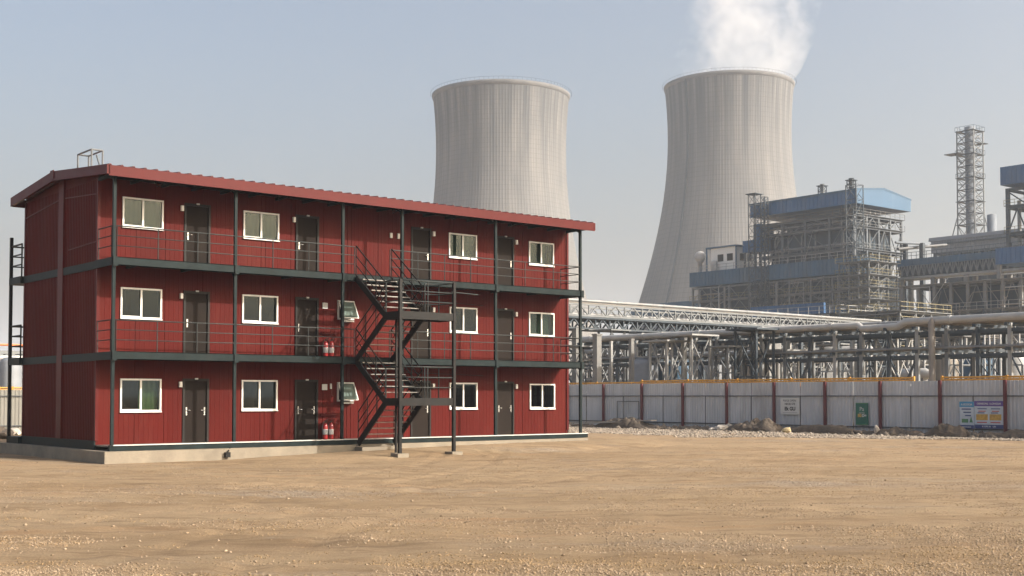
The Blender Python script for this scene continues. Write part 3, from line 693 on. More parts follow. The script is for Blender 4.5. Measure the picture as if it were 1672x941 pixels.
def spot_mat(name, lo, hi, scale):
    m = bpy.data.materials.new(name); m.use_nodes = True; n = m.node_tree.nodes; l = m.node_tree.links; b = n['Principled BSDF']
    b.inputs['Roughness'].default_value = .9; b.inputs['Specular IOR Level'].default_value = .2
    g = n.new('ShaderNodeNewGeometry'); cr = n.new('ShaderNodeValToRGB'); cr.color_ramp.elements[0].color = (*lo,1); cr.color_ramp.elements[1].color = (*hi,1)
    l.new(g.outputs['Random Per Island'], cr.inputs[0]); l.new(cr.outputs[0], b.inputs[0]); return m
mGr1 = spot_mat('light_gravel', (.13,.105,.08), (.36,.31,.25), 6); mGr2 = spot_mat('earthy_pebbles', (.17,.12,.075), (.35,.27,.185), 6)
mClod = spot_mat('earth_clods', (.17,.115,.06), (.33,.235,.135), 6)
def strip(r, n):
    y = fy(1672) - 8 + r.rand(n)*(y_corner - fy(1672) + 8); d = r.rand(n)
    c_ = (y-fy(1285))/np.where(y < fy(1285), 9.0, 16.0); wdt = .9 + 7.6*np.exp(-c_**2)
    d = d**1.25; x = XF-2.3 - d*wdt*(.6+.8*wn(y, y*0+3, 2.5, 9)); return np.stack([x, y], -1)
stones('gravel_strip', 60000, strip, mGr1, 'strip of pale crushed stone in front of the fence', .02, .085, 5)
def foot(r, n):
    y = fy(1672) - 8 + r.rand(n)*(y_corner - fy(1672) + 8); x = XF-.9 - np.abs(r.randn(n))*1.1; return np.stack([x, y], -1)
stones('rubble_edge', 1500, foot, mGr1, 'scattered larger broken stones along the fence foot', .04, .19, 6)
mGr3 = spot_mat('dark_rubble', (.05,.04,.03), (.20,.165,.13), 6)
def foot2(r, n):
    y = fy(1672) - 8 + r.rand(n)*(y_corner - fy(1672) + 8); x = XF-.35-np.abs(r.randn(n))*.85; return np.stack([x, y], -1)
stones('dark_rubble', 2600, foot2, mGr3, 'low continuous band of dark rubble at the foot of the fence', .07, .32, 16)
def yard(r, n):
    d = 11.5/(1-r.rand(n)*.80)**.9; k = (r.rand(n)-.5)*.98; x = d*ca+k*d*sa; y = d*sa-k*d*ca
    m = wn(x*sa-y*ca, (x*ca+y*sa)*2.2, 2.4, 12)*.6+wn(x, y, .9, 13)*.4
    keep = (m > .47+.16*r.rand(n)) & ((y < BY-1.2)|(x > BX+21)|(x < BX-1.5)) & (x < XF-2.5)
    return np.stack([x[keep], y[keep]], -1)
stones('yard_pebbles', 260000, yard, mGr2, 'pebbly patches scattered over the earth yard', .005, .019, 8)
def clods(r, n):
    d = 11.5/(1-r.rand(n)*.82)**.95; k = (r.rand(n)-.5)*.98; x = d*ca+k*d*sa; y = d*sa-k*d*ca
    u = x*sa-y*ca; v = x*ca+y*sa
    m = wn(u/3.5, v, .8, 31)*.35+wn(u/1.5, v, 2.1, 32)*.4+wn(u, v, .5, 33)*.25
    keep = (m > .50+.22*r.rand(n)) & ((y < BY-1.2)|(x > BX+21)|(x < BX-1.5)) & (x < XF-2.5)
    return np.stack([x[keep], y[keep]], -1)
stones('earth_clods', 220000, clods, mClod, 'crumbled streaks of dry earth clods on the yard', .006, .019, 14)
def yard2(r, n):
    d = 11.5/(1-r.rand(n)*.75); k = (r.rand(n)-.5)*.98; x = d*ca+k*d*sa; y = d*sa-k*d*ca
    keep = ((y < BY-1.2)|(x > BX+21)|(x < BX-1.5)) & (x < XF-2.5); return np.stack([x[keep], y[keep]], -1)
stones('loose_stones', 1600, yard2, mGr2, 'loose single stones lying about the yard', .01, .038, 9)

# ------------------------------------------------------------------ cooling towers
def tower_mat(name, seed):
    m = bpy.data.materials.new(name); m.use_nodes = True; n = m.node_tree.nodes; l = m.node_tree.links; b = n['Principled BSDF']
    b.inputs['Roughness'].default_value = .9; b.inputs['Specular IOR Level'].default_value = .2
    uv = n.new('ShaderNodeUVMap'); uv.uv_map = 'UVMap'
    def nz(sx, sy, det, ro, off=0):
        mp = n.new('ShaderNodeMapping'); mp.inputs['Scale'].default_value = (sx, sy, 1); mp.inputs['Location'].default_value = (off+seed*7.3, seed*3.1, 0)
        l.new(uv.outputs[0], mp.inputs[0]); t = n.new('ShaderNodeTexNoise'); t.inputs['Scale'].default_value = 1; t.inputs['Detail'].default_value = det; t.inputs['Roughness'].default_value = ro
        l.new(mp.outputs[0], t.inputs['Vector']); return t.outputs[0], mp
    def rg(v, a, b_, c, d):
        t = n.new('ShaderNodeMapRange'); t.inputs[1].default_value = a; t.inputs[2].default_value = b_; t.inputs[3].default_value = c; t.inputs[4].default_value = d; l.new(v, t.inputs[0]); return t.outputs[0]
    def mx(f, a, col):
        t = n.new('ShaderNodeMixRGB'); l.new(f, t.inputs[0])
        if isinstance(a, tuple): t.inputs[1].default_value = (*a, 1)
        else: l.new(a, t.inputs[1])
        t.inputs[2].default_value = (*col, 1); return t.outputs[0]
    def mul(a, b_):
        t = n.new('ShaderNodeMath'); t.operation = 'MULTIPLY'; l.new(a, t.inputs[0]); l.new(b_, t.inputs[1]); return t.outputs[0]
    c = mx(rg(nz(9, 3, 6, .6)[0], .35, .65, 0, .8), (.188, .184, .178), (.140, .142, .145))
    c = mx(rg(nz(150, 2.2, 5, .65, 5)[0], .45, .68, 0, .5), c, (.09, .09, .09))
    c = mx(rg(nz(110, 1.4, 4, .6, 9)[0], .55, .75, 0, .35), c, (.25, .232, .21))
    c = mx(rg(nz(26, 3.0, 6, .65, 11)[0], .5, .66, 0, .45), c, (.095, .10, .105))
    sp = n.new('ShaderNodeSeparateXYZ'); l.new(uv.outputs[0], sp.inputs[0])
    topm = rg(sp.outputs[1], .55, 1.0, 0, 1)
    c = mx(mul(rg(nz(60, .8, 6, .65, 2)[0], .42, .58, 0, .9), topm), c, (.055, .062, .07))
    br = n.new('ShaderNodeTexBrick'); mpb = n.new('ShaderNodeMapping'); mpb.inputs['Scale'].default_value = (96, 62, 1); l.new(uv.outputs[0], mpb.inputs[0]); l.new(mpb.outputs[0], br.inputs['Vector'])
    br.offset = 0; br.inputs['Scale'].default_value = 1; br.inputs['Mortar Size'].default_value = .05; br.inputs['Mortar Smooth'].default_value = .4; br.inputs['Brick Width'].default_value = 1; br.inputs['Row Height'].default_value = 1
    inv = br.outputs['Fac']
    c = mx(rg(inv, 0, 1, 0, .5), c, (.075, .074, .073))
    l.new(c, b.inputs['Base Color']); return m
def cooling_tower(label, px, D, prof_px, ppm, cxshift, base_r, seam_off, seed):
    p = at(px, 600, D); X, Y = p.x, p.y
    t = thing('cooling_tower', (X, Y, 0), label, 'cooling tower')
    prof = sorted([(zat(y, X, Y), hw/ppm) for y, hw in prof_px]); ztop = prof[-1][0]
    zs_ = [0] + [a for a, _ in prof]; rs_ = [base_r] + [b for _, b in prof]
    co = np.polyfit(zs_, np.array(rs_), 4)
    z0 = 9.0; nr, nv = 144, 44; sub = 4; N = nr*sub
    V = []; uvv = []
    for i in range(nv+1):
        z = z0+(ztop-z0)*i/nv; r = float(np.polyval(co, z))
        for j in range(N):
            a = 2*math.pi*j/N; rr = r+(.04 if j % sub == 0 else 0)
            V.append((rr*math.cos(a), rr*math.sin(a), z))
    F = [(i*N+j, i*N+(j+1) % N, (i+1)*N+(j+1) % N, (i+1)*N+j) for i in range(nv) for j in range(N)]
    me = bpy.data.meshes.new('shell'); me.from_pydata(V, [], F); u = me.uv_layers.new(name='UVMap')
    uvs = np.zeros((len(F), 4, 2)); 
    jj = np.tile(np.arange(N), nv); iiv = np.repeat(np.arange(nv), N)
    uvs[:, 0] = np.stack([jj/N, iiv/nv], -1); uvs[:, 1] = np.stack([(jj+1)/N, iiv/nv], -1); uvs[:, 2] = np.stack([(jj+1)/N, (iiv+1)/nv], -1); uvs[:, 3] = np.stack([jj/N, (iiv+1)/nv], -1)
    u.data.foreach_set('uv', uvs.ravel()); me.materials.append(tower_mat('tower_concrete_%d' % seed, seed)); 
    sh = bpy.data.objects.new('shell', me); C.objects.link(sh); sh.parent = t
    rt = float(np.polyval(co, ztop))
    rim = MB(); rim.lathe(0, 0, [(rt-.2, ztop-1.6), (rt+.15, ztop-1.3), (rt+.4, ztop-.6), (rt+.45, ztop+.15), (rt-.6, ztop+.15), (rt-.6, ztop-2)], 144, False)
    rim.build('rim', mConcTop, t)
    rr = MB(); 
    rr.lathe(0, 0, [(rt+1.0, ztop+1.0), (rt+1.04, ztop+1.04), (rt+1.0, ztop+1.08)], 96, False)
    for k in range(96):
        a = 2*math.pi*k/96; rr.bar(((rt+1)*math.cos(a), (rt+1)*math.sin(a), ztop+.1), ((rt+1)*math.cos(a), (rt+1)*math.sin(a), ztop+1.06), .05)
    rr.build('rim_railing', mGalvD, t)
    inn = MB(); inn.lathe(0, 0, [(float(np.polyval(co, z))-.8, z) for z in np.linspace(z0, ztop-.5, 14)], 72, False); inn.build('inner_shell', mConcP, t)
    rb = float(np.polyval(co, z0)); nleg = 44
    for k in range(nleg):
        a = 2*math.pi*k/nleg; q = (rb*math.cos(a), rb*math.sin(a), z0+.3); l_ = MB()
        for s_ in (-1, 1):
            a2 = a+s_*math.pi/nleg; l_.bar((( base_r+1)*math.cos(a2), (base_r+1)*math.sin(a2), -.5), q, .8, .8)
        l_.build('diagonal_column', mConcP, t)
    pr_ = MB(); pr_.lathe(0, 0, [(base_r+2, -.5), (base_r+2, .5), (base_r, .5)], 72, False); pr_.build('basin', mConcP, t)
    if seam_off is not None:                 # drain pipe running down the shell
        best = min(np.linspace(0, 2*math.pi, 720), key=lambda a: abs((math.cos(a)*sa-math.sin(a)*ca)-seam_off) + (10 if (math.cos(a)*ca+math.sin(a)*sa) > 0 else 0))
        pts = []
        for z in np.linspace(z0+2, ztop-1, 30):
            r = float(np.polyval(co, z))+.35; pts.append((r*math.cos(best), r*math.sin(best), z))
        MB().tube(pts, .42, 6).build('ladder_cage', mGalvD, t)
    return t, X, Y, ztop, rt
mConcTop = M('rim_concrete', (.13,.13,.13), .9, var=.2, scale=.3)
tR = cooling_tower('taller right cooling tower with steam rising from its mouth', 1193, 520,
   [(142,105),(170,102),(193,100.5),(254,101),(320,107),(404,123),(490,148)], FPX/520, 0, 50, -.76, 1)
tL = cooling_tower('left cooling tower without steam, standing behind the cabin block', 818, 480,
   [(158,112),(193,108.5),(254,106.5),(287,107.5),(340,112),(422,124),(488,140)], FPX/480, 0, 45, None, 2)

# steam plume over the right tower
def plume():
    _, X, Y, zt, rt = tR
    H = 62.0
    bm = bmesh.new(); bmesh.ops.create_icosphere(bm, subdivisions=5, radius=1)
    V = MB(); prof = [(.05, -3), (rt*.96, -3), (rt*.96, 1), (rt*1.12, 6), (rt*1.32, 18), (rt*1.5, 40), (rt*1.6, H), (.05, H)]
    V.lathe(0, 0, prof, 48, False)
    bm.free()
    o = V.build('steam_plume', bpy.data.materials.new('steam'), None, loc=(X, Y, zt))
    m = o.data.materials[0]; m.use_nodes = True; n = m.node_tree.nodes; l = m.node_tree.links; n.remove(n['Principled BSDF'])
    pv = n.new('ShaderNodeVolumePrincipled'); pv.inputs['Color'].default_value = (.97, .97, .97, 1); pv.inputs['Anisotropy'].default_value = .1
    tc = n.new('ShaderNodeTexCoord')
    def vm(op, a, b=None):
        t = n.new('ShaderNodeVectorMath'); t.operation = op
        l.new(a, t.inputs[0]); 
        if b is not None: t.inputs[1].default_value = b
        return t
    def ma(op, a, b=None, cl=False):
        t = n.new('ShaderNodeMath'); t.operation = op; t.use_clamp = cl
        for i, x in enumerate((a, b)):
            if x is None: continue
            if isinstance(x, (int, float)): t.inputs[i].default_value = x
            else: l.new(x, t.inputs[i])
        return t.outputs[0]
    ob = tc.outputs['Object']
    lat = vm('DOT_PRODUCT', ob, (sa, -ca, 0)).outputs['Value']
    no = n.new('ShaderNodeTexNoise'); no.inputs['Scale'].default_value = .085; no.inputs['Detail'].default_value = 7; no.inputs['Roughness'].default_value = .68; no.inputs['Distortion'].default_value = .5; l.new(ob, no.inputs['Vector'])
    n2 = n.new('ShaderNodeTexNoise'); n2.inputs['Scale'].default_value = .03; n2.inputs['Detail'].default_value = 3; l.new(ob, n2.inputs['Vector'])
    flat = vm('MULTIPLY', ob, (1, 1, 0)).outputs['Vector']
    r = vm('LENGTH', flat).outputs['Value']
    # density: soft edge, stronger on the right side
    edge = ma('SUBTRACT', 1.0, ma('DIVIDE', r, rt*1.12))
    side = ma('MULTIPLY', lat, .013)
    d = ma('ADD', ma('ADD', ma('MULTIPLY', edge, 1.1), side), ma('MULTIPLY', ma('SUBTRACT', no.outputs[0], .5), 2.6))
    d = ma('ADD', d, ma('MULTIPLY', ma('SUBTRACT', n2.outputs[0], .5), 1.6))
    d = ma('SUBTRACT', d, .34)
    d = ma('MULTIPLY', ma('MULTIPLY', d, .9, True), .045)
    # a thin veil too
    l.new(d, pv.inputs['Density']); l.new(pv.outputs[0], n['Material Output'].inputs['Volume'])
    tag(o, 'white steam rising from the right cooling tower', 'steam')
    return zt+H
ptop = plume()
exec_next = True

# ------------------------------------------------------------------ the plant
def frame(root, X, Y, U, V, nx, ny, zs, mat, cw=.4, bw=.3, braces='K', deck=None, rails=None, faces='lf', railmat=None, top=0, brw=.16):
    """open steel frame; X,Y = near corner (local to root), U along +x, V along +y. Columns, beams per level, bracing per face and level"""
    xs = [X+U*i/(nx-1) for i in range(nx)]; yy = [Y+V*j/(ny-1) for j in range(ny)]
    for x in xs:
        for y in yy: MB().box(x-cw/2, y-cw/2, 0, x+cw/2, y+cw/2, zs[-1]+top).build('column', mat, root)
    for k, z in enumerate(zs):
        m = MB()
        for y in yy: m.box(X+cw/2, y-bw*.35, z-bw, X+U-cw/2, y+bw*.35, z)
        for x in xs: m.box(x-bw*.35, Y+cw/2, z-bw-.01, x+bw*.35, Y+V-cw/2, z-.01)
        m.build('floor_beams', mat, root)
        if deck and k in deck: MB().box(X-.5, Y-.5, z+.02, X+U+.5, Y+V+.5, z+.12).build('deck', mat, root)
        if rails and k in rails:
            r = MB(); c_ = [(X-.5, Y+V+.5), (X-.5, Y-.5), (X+U+.5, Y-.5)]
            for h in (.55, 1.1):
                for p, q in zip(c_, c_[1:]): r.bar((*p, z+h), (*q, z+h), .07)
            for p, q in zip(c_, c_[1:]):
                L = math.dist(p, q); n = max(1, int(L/1.6))
                for i in range(n+1): r.bar((p[0]+(q[0]-p[0])*i/n, p[1]+(q[1]-p[1])*i/n, z), (p[0]+(q[0]-p[0])*i/n, p[1]+(q[1]-p[1])*i/n, z+1.1), .06)
            r.build('railing', railmat or mYelS, root)
        z0 = zs[k-1] if k else 0.2
        if braces:
            for f in faces:
                m = MB(); pts = yy if f == 'l' else xs; 
                for i, (a, b) in enumerate(zip(pts, pts[1:])):
                    P = (lambda t, zz: (X, t, zz)) if f == 'l' else (lambda t, zz: (t, Y, zz))
                    za, zb = z0+.1, z-bw-.05; c = (a+b)/2
                    kind = braces[(i+k) % len(braces)]
                    if kind == 'X': m.bar(P(a, za), P(b, zb), brw); m.bar(P(b, za), P(a, zb), brw)
                    elif kind == 'K': m.bar(P(a, za), P(c, zb), brw); m.bar(P(b, za), P(c, zb), brw)
                    elif kind == 'V': m.bar(P(c, za), P(a, zb), brw); m.bar(P(c, za), P(b, zb), brw)
                    elif kind == '/': m.bar(P(a, za), P(b, zb), brw)
                if m.v: m.build('bracing', mat, root)
def clad(mb, x0, y0, z0, x1, y1, z1, pitch=.9, d=.09):
    """ribbed cladding box, walls only on the two visible faces ribbed"""
    mb.box(x0, y0, z0, x1, y1, z1)
    y = y0+pitch/2
    while y < y1-.1: mb.box(x0-d, y-.12, z0, x0+.01, y+.12, z1); y += pitch
    x = x0+pitch/2
    while x < x1-.1: mb.box(x-.12, y0-d, z0, x+.12, y0+.01, z1); x += pitch
    return mb
def vessel(name, loc, r, h, mat, label, cat='tank', group=None, dome=True):
    p = [(r, 0), (r, h)] + ([(r*.92, h+r*.25), (r*.6, h+r*.45), (.01, h+r*.55)] if dome else [(.01, h+r*.25)])
    o = MB().lathe(0, 0, p, 24).build(name, mat, None, loc=loc); return tag(o, label, cat, group)

# --- main boiler house
c0 = at(1395, 400, 230); X0, Y0 = c0.x, c0.y
LV, LU = lenv(X0, Y0, 1243), lenu(X0, Y0, 1474)
Z = lambda py: zat(py, X0, Y0)
bh = thing('boiler_house', (X0, Y0, 0), 'tall open steel boiler house, blue clad roof, before the right cooling tower', 'boiler house')
frame(bh, 0, 0, LU, LV, 5, 5, [Z(592), Z(555), Z(515), Z(482), Z(452), Z(405), Z(368), Z(349)], mFrameB, cw=.4, bw=.34, braces=['K','V','K','/'], deck=(3,5,6,7), rails=(5,6,7), brw=.14, railmat=mGalv)
zr0, zr1 = Z(334), Z(307)
r_ = clad(MB(), -1.1, -1.1, zr0, LU+1.1, LV+1.6, zr1-.4).build('roof_cladding', mBlue, bh)
gm = MB(); x = -1.1
gm.prism([(-1.15, zr0), (LU+1.15, zr0), (LU+1.15, zr1-.6), (LU/2, zr1+.55), (-1.15, zr1-.3)], -1.45, -1.22, 'y'); gm.build('gable_cladding', mBlueSunlit, bh)
MB().prism([(-1.3, zr1-.35), (LU/2, zr1+.6), (LU+1.3, zr1-.65), (LU+1.3, zr1-.9), (LU/2, zr1+.2), (-1.3, zr1-.7)], -1.5, LV+1.8, 'y').build('roof_sheet', mBlueG, bh)
MB().box(1.5, 1.5, 0, LU-1.6, LV-1.5, Z(374)).build('furnace_casing', mBoil, bh)
MB().box(2.6, 3.0, Z(374), LU-3.5, LV-4.5, Z(352)).build('steam_drum_housing', mBoil, bh)
for k in range(6):
    yv = 3+k*(LV-6)/5; MB().tube([(.9, yv, Z(560)), (.9, yv, Z(376)), (2, yv, Z(360))], .16, 8).build('riser_pipe', mPipe, bh)
for k in range(5):
    xv = 3+k*(LU-6)/4; MB().tube([(xv, .9, Z(530)), (xv, .9, Z(440)), (xv+.8, .9, Z(425)), (xv+.8, .9, Z(362))], .15, 8).build('riser_pipe', mPipe, bh)
for k, py in enumerate((358, 396, 440)): MB().tube([(.7, .9, Z(py)), (.7, LV-1, Z(py))], .2, 8).build('header_pipe', mPipe, bh)
# --- lower, wider block to the left of the main boiler house
LV2 = lenv(X0-1.2, Y0-1.2, 1131); bandt, bandb = Z(421), Z(447)
lo_ = thing('mill_bay', (X0-1.2, Y0-1.2, 0), 'lower steel bay with a long faded blue cladding band, left foot of the boiler house', 'plant building')
frame(lo_, 0, .2, 6, LV2-.4, 2, 9, [Z(575), Z(540), Z(500), Z(474), Z(449)], mGalv, cw=.34, bw=.3, braces='VXK', deck=(2,3), rails=(2,3), brw=.12, faces='l')
clad(MB(), -.5, -.4, bandb, 6.6, LV2+.3, bandt).build('cladding_band', mBlueG, lo_)
MB().box(1.6, 1.0, 0, 16, LV2-.8, bandb).build('mill_casing', mBoil, lo_)
clad(MB(), -.1, .6, Z(520), 1.2, lenv(X0, Y0, 1228)-8, Z(498)).build('blue_wall', mBlue, lo_)
rr_ = MB()
for h in (.6, 1.2): rr_.bar((-.4, 0, bandt+h), (-.4, LV2, bandt+h), .08)
for k in range(22): rr_.bar((-.4, k*LV2/21, bandt), (-.4, k*LV2/21, bandt+1.2), .07)
rr_.build('railing', mGalvL, lo_)
for px in (1148, 1190, 1232, 1275): 
    y_ = lenv(X0-1.2, Y0-1.2, px)
    MB().box(-1.3, y_-.16, 0, -1.0, y_+.16, Z(452)).build('outrigger_column', mConcP, lo_)
# things standing on the lower roof
yh0, yh1 = lenv(X0+1, Y0, 1205), lenv(X0+1, Y0, 1160)
zb = bandt
ph = thing('roof_cabin', (X0+.6, Y0+yh0, zb), 'small white roof cabin with dark windows on the lower blue bay', 'cabin')
hh_ = zat(402, X0+.6, Y0+yh0)-zb; LL = yh1-yh0
MB().box(0, 0, 0, 5.5, LL*.9, hh_).build('cabin_wall', mWhite, ph)
MB().box(-.4, -.4, hh_, 6, LL+.4, hh_+.3).build('cabin_roof', mBlueG, ph)
for y_ in (.8, LL*.45): MB().box(-.06, y_, hh_*.42, .02, y_+1.5, hh_*.72).build('cabin_window', mDoor, ph)
for x_ in (1.2, 3.6): MB().box(x_, -.06, hh_*.42, x_+1.2, .02, hh_*.72).build('cabin_window', mDoor, ph)
for (x_, y_) in ((-.3, -.3), (-.3, LL+.2), (5.8, -.3)): MB().box(x_-.12, y_-.12, 0, x_+.12, y_+.12, hh_).build('cabin_post', mBlueG, ph)
yv = lenv(X0, Y0, 1140)
vv = thing('roof_ventilator', (X0+.8, Y0+yv, zb), 'white mushroom ventilator at the left end of the lower blue roof', 'ventilator')
MB().lathe(0, 0, [(.5,0),(.5,2.4),(.9,2.5),(.9,3.0)], 16).build('stem', mPipeW, vv); MB().lathe(0, 0, [(1.1,3.0),(1.15,3.9),(.7,4.5),(.02,4.7)], 16).build('hood', mPipeW, vv)
yv = lenv(X0, Y0, 1169); vessel('roof_tank', (X0-.4, Y0+yv, zb), .7, 1.9, mPipeW, 'squat white tank on the lower roof in front of the cabin')
for (pa, pb, ta, tb, lab) in ((1243, 1232, 366, 412, 'tall narrow blue clad box beside the boiler house top'), (1236, 1214, 392, 411, 'small blue clad box stepping down left of the boiler house')):
    a_, b_ = lenv(X0-.8, Y0, pa), lenv(X0-.8, Y0, pb)
    o = thing('clad_annex', (X0-.8, Y0+a_, 0), lab, 'annex'); zt_, zb_ = zat(ta, X0, Y0+a_), zat(tb, X0, Y0+a_)
    clad(MB(), 0, 0, zb_, 4, b_-a_, zt_, .7).build('annex_cladding', mBlue, o)
    for y_ in (.3, b_-a_-.3): MB().box(.1, y_-.15, bandt, .4, y_+.15, zb_).build('annex_leg', mGalvD, o)
# roof furniture
def lattice_mast(name, loc, w, h, mat, label, cat='mast', plat=True, group=None):
    t = thing(name, loc, label, cat, group)
    for x in (-w/2, w/2):
        for y in (-w/2, w/2): MB().box(x-.07, y-.07, 0, x+.07, y+.07, h).build('leg', mat, t)
    n = max(2, int(h/w/1.2)); m = MB()
    for i in range(n):
        a, b = h*i/n, h*(i+1)/n
        for (p, q) in (((-1,-1),(1,-1)),((-1,-1),(-1,1)),((1,-1),(1,1)),((-1,1),(1,1))):
            m.bar((p[0]*w/2, p[1]*w/2, a), (q[0]*w/2, q[1]*w/2, b), .08); m.bar((p[0]*w/2, p[1]*w/2, b), (q[0]*w/2, q[1]*w/2, b), .08)
    m.build('lattice', mat, t)
    if plat: MB().box(-w*.75, -w*.75, h, w*.75, w*.75, h+.12).build('platform', mat, t)
    return t
ym = lenv(X0, Y0, 1247); lattice_mast('lattice_mast', (X0-2.4, Y0+ym, 0), 1.7, zat(318, X0-2.4, Y0+ym), mGalvD, 'thin lattice mast rising at the left edge of the boiler house roof')
ym = lenv(X0, Y0, 1262); lattice_mast('lattice_mast', (X0-2.2, Y0+ym, 0), 1.0, zat(322, X0-2.2, Y0+ym), mGalvD, 'slimmer lattice mast beside the boiler house wall', plat=False)
ym = lenv(X0, Y0, 1327); t = lattice_mast('vent_frame', (X0+3.5, Y0+ym, Z(307)), 1.1, 1.9, mGalvD, 'small framed vent on the boiler house roof, middle'); MB().lathe(0,0,[(.4,0),(.4,2.2),(.5,2.3)],12).build('vent_pipe', mGalvL, t)
t = lattice_mast('vent_frame', (X0+.4, Y0+.8, Z(307)), 1.1, 1.5, mGalvD, 'framed vent at the near corner of the boiler house roof'); MB().lathe(0,0,[(.45,0),(.45,1.8),(.55,1.9)],12).build('vent_pipe', mGalvD, t)
t = lattice_mast('stair_core', (X0-1.8, Y0-1.4, 0), 2.2, Z(306), mGalvD, 'dark lattice stair core at the near corner of the boiler house', 'stair tower', False)
# --- scaffold-like stair tower in front of the right face
cs = at(1418, 400, 218); 
stt = thing('access_tower', (cs.x, cs.y, 0), 'open steel access tower with yellowish railings in front of the boiler house', 'access tower')
zs = [zat(y, cs.x, cs.y) for y in (596, 574, 552, 530, 508, 488, 468, 448, 426)]
US, VS = lenu(cs.x, cs.y, 1466), lenv(cs.x, cs.y, 1372)
frame(stt, 0, 0, US, VS, 4, 4, zs, mGalv, cw=.2, bw=.2, braces='XK/', deck=range(9), rails=range(9), brw=.08)
for k in range(8):
    a, b = zs[k], zs[k+1]; m = MB(); m.bar((US*.2, .5, a), (US*.7, .5, b), .8, .14); m.build('stair_flight', mGalv, stt)
# equipment in the access tower
for k, (u, v, z_, w_, h_) in enumerate(((.3,.3,3,3,5),(.55,.2,5,2.4,6),(.2,.6,1,4,4),(.7,.4,6,2,6))):
    mm_ = (mPink, mPrec, mGalvD, mPipe)[k]; MB().box(US*u, VS*v, zs[z_], US*u+w_*.8, VS*v+w_*.8, zs[z_]+h_*.5).build('equipment_casing', mm_, stt)

# --- low hall behind the bridge, left of the boiler house
c1 = at(1140, 600, 300); hall = thing('low_hall', (c1.x, c1.y, 0), 'low dark blue roofed hall below the right cooling tower', 'hall')
Lh = lenv(c1.x, c1.y, 1036); MB().box(0, 0, 0, 14, Lh, zat(499, c1.x, c1.y)).build('hall_wall', mPrec, hall); MB().box(-.6, -.6, zat(499, c1.x, c1.y)-2.0, 14.6, Lh+.6, zat(491, c1.x, c1.y)).build('roof', mBlueG, hall)

# --- second boiler house at the right edge
c2 = at(1708, 400, 215); b2 = thing('boiler_house', (c2.x, c2.y, 0), 'second steel boiler house with dark blue roof box, cut off by right edge', 'boiler house')
L2 = lenv(c2.x, c2.y, 1650); Zq = lambda py: zat(py, c2.x, c2.y)
frame(b2, 0, 0, 14, L2, 3, 3, [Zq(560), Zq(520), Zq(470), Zq(425), Zq(375), Zq(330), Zq(300)], mGalvD, cw=.6, bw=.5, braces='K/V', deck=(3,4,5), rails=(3,4,5), brw=.2)
clad(MB(), -1.8, -1.5, Zq(296), 16, lenv(c2.x-1.8, c2.y, 1638), Zq(266)).build('roof_cladding', mBlue, b2)
MB().box(3, 3, 0, 12, L2-2, Zq(360)).build('furnace_casing', mBoil, b2)
for k in range(3): MB().tube([(1.5, 1+k*L2/3, Zq(470)), (1.5, 1+k*L2/3, Zq(320))], .35, 8).build('riser_pipe', mPipe, b2)

# --- precipitator hall with stack and small chimney
c3 = at(1700, 400, 262); pr = thing('precipitator_hall', (c3.x, c3.y, 0), 'long grey ribbed precipitator casing on steel legs below the lattice stack', 'plant building')
L3 = lenv(c3.x, c3.y, 1523); zt_, zb_ = zat(368, c3.x, c3.y), zat(397, c3.x, c3.y)
m = MB(); m.box(0, 0, zb_, 12, L3, zt_-.9)
for k in range(40): m.box(-.1, k*L3/40, zb_, 0, k*L3/40+.25, zt_-1)
m.build('casing', mPrec, pr)
MB().prism([(-.3, zt_-1), (-.1, zt_-.2), (1.2, zt_), (10.8, zt_), (12.3, zt_-1)], -.3, L3+.5, 'y').build('roof', mPrec, pr)
MB().box(-.5, 0, zat(383, c3.x, c3.y), -.1, L3, zat(381, c3.x, c3.y)).build('cable_tray', mGalvD, pr)
frame(pr, 0, 0, 12, L3-1, 2, 9, [zat(520, c3.x, c3.y), zat(460, c3.x, c3.y), zb_], mGalvD, cw=.6, bw=.5, braces='K', faces='l', brw=.25)
MB().box(4, 2, 0, 11, L3-2, zb_-2).build('hopper_casing', mBoil, pr)

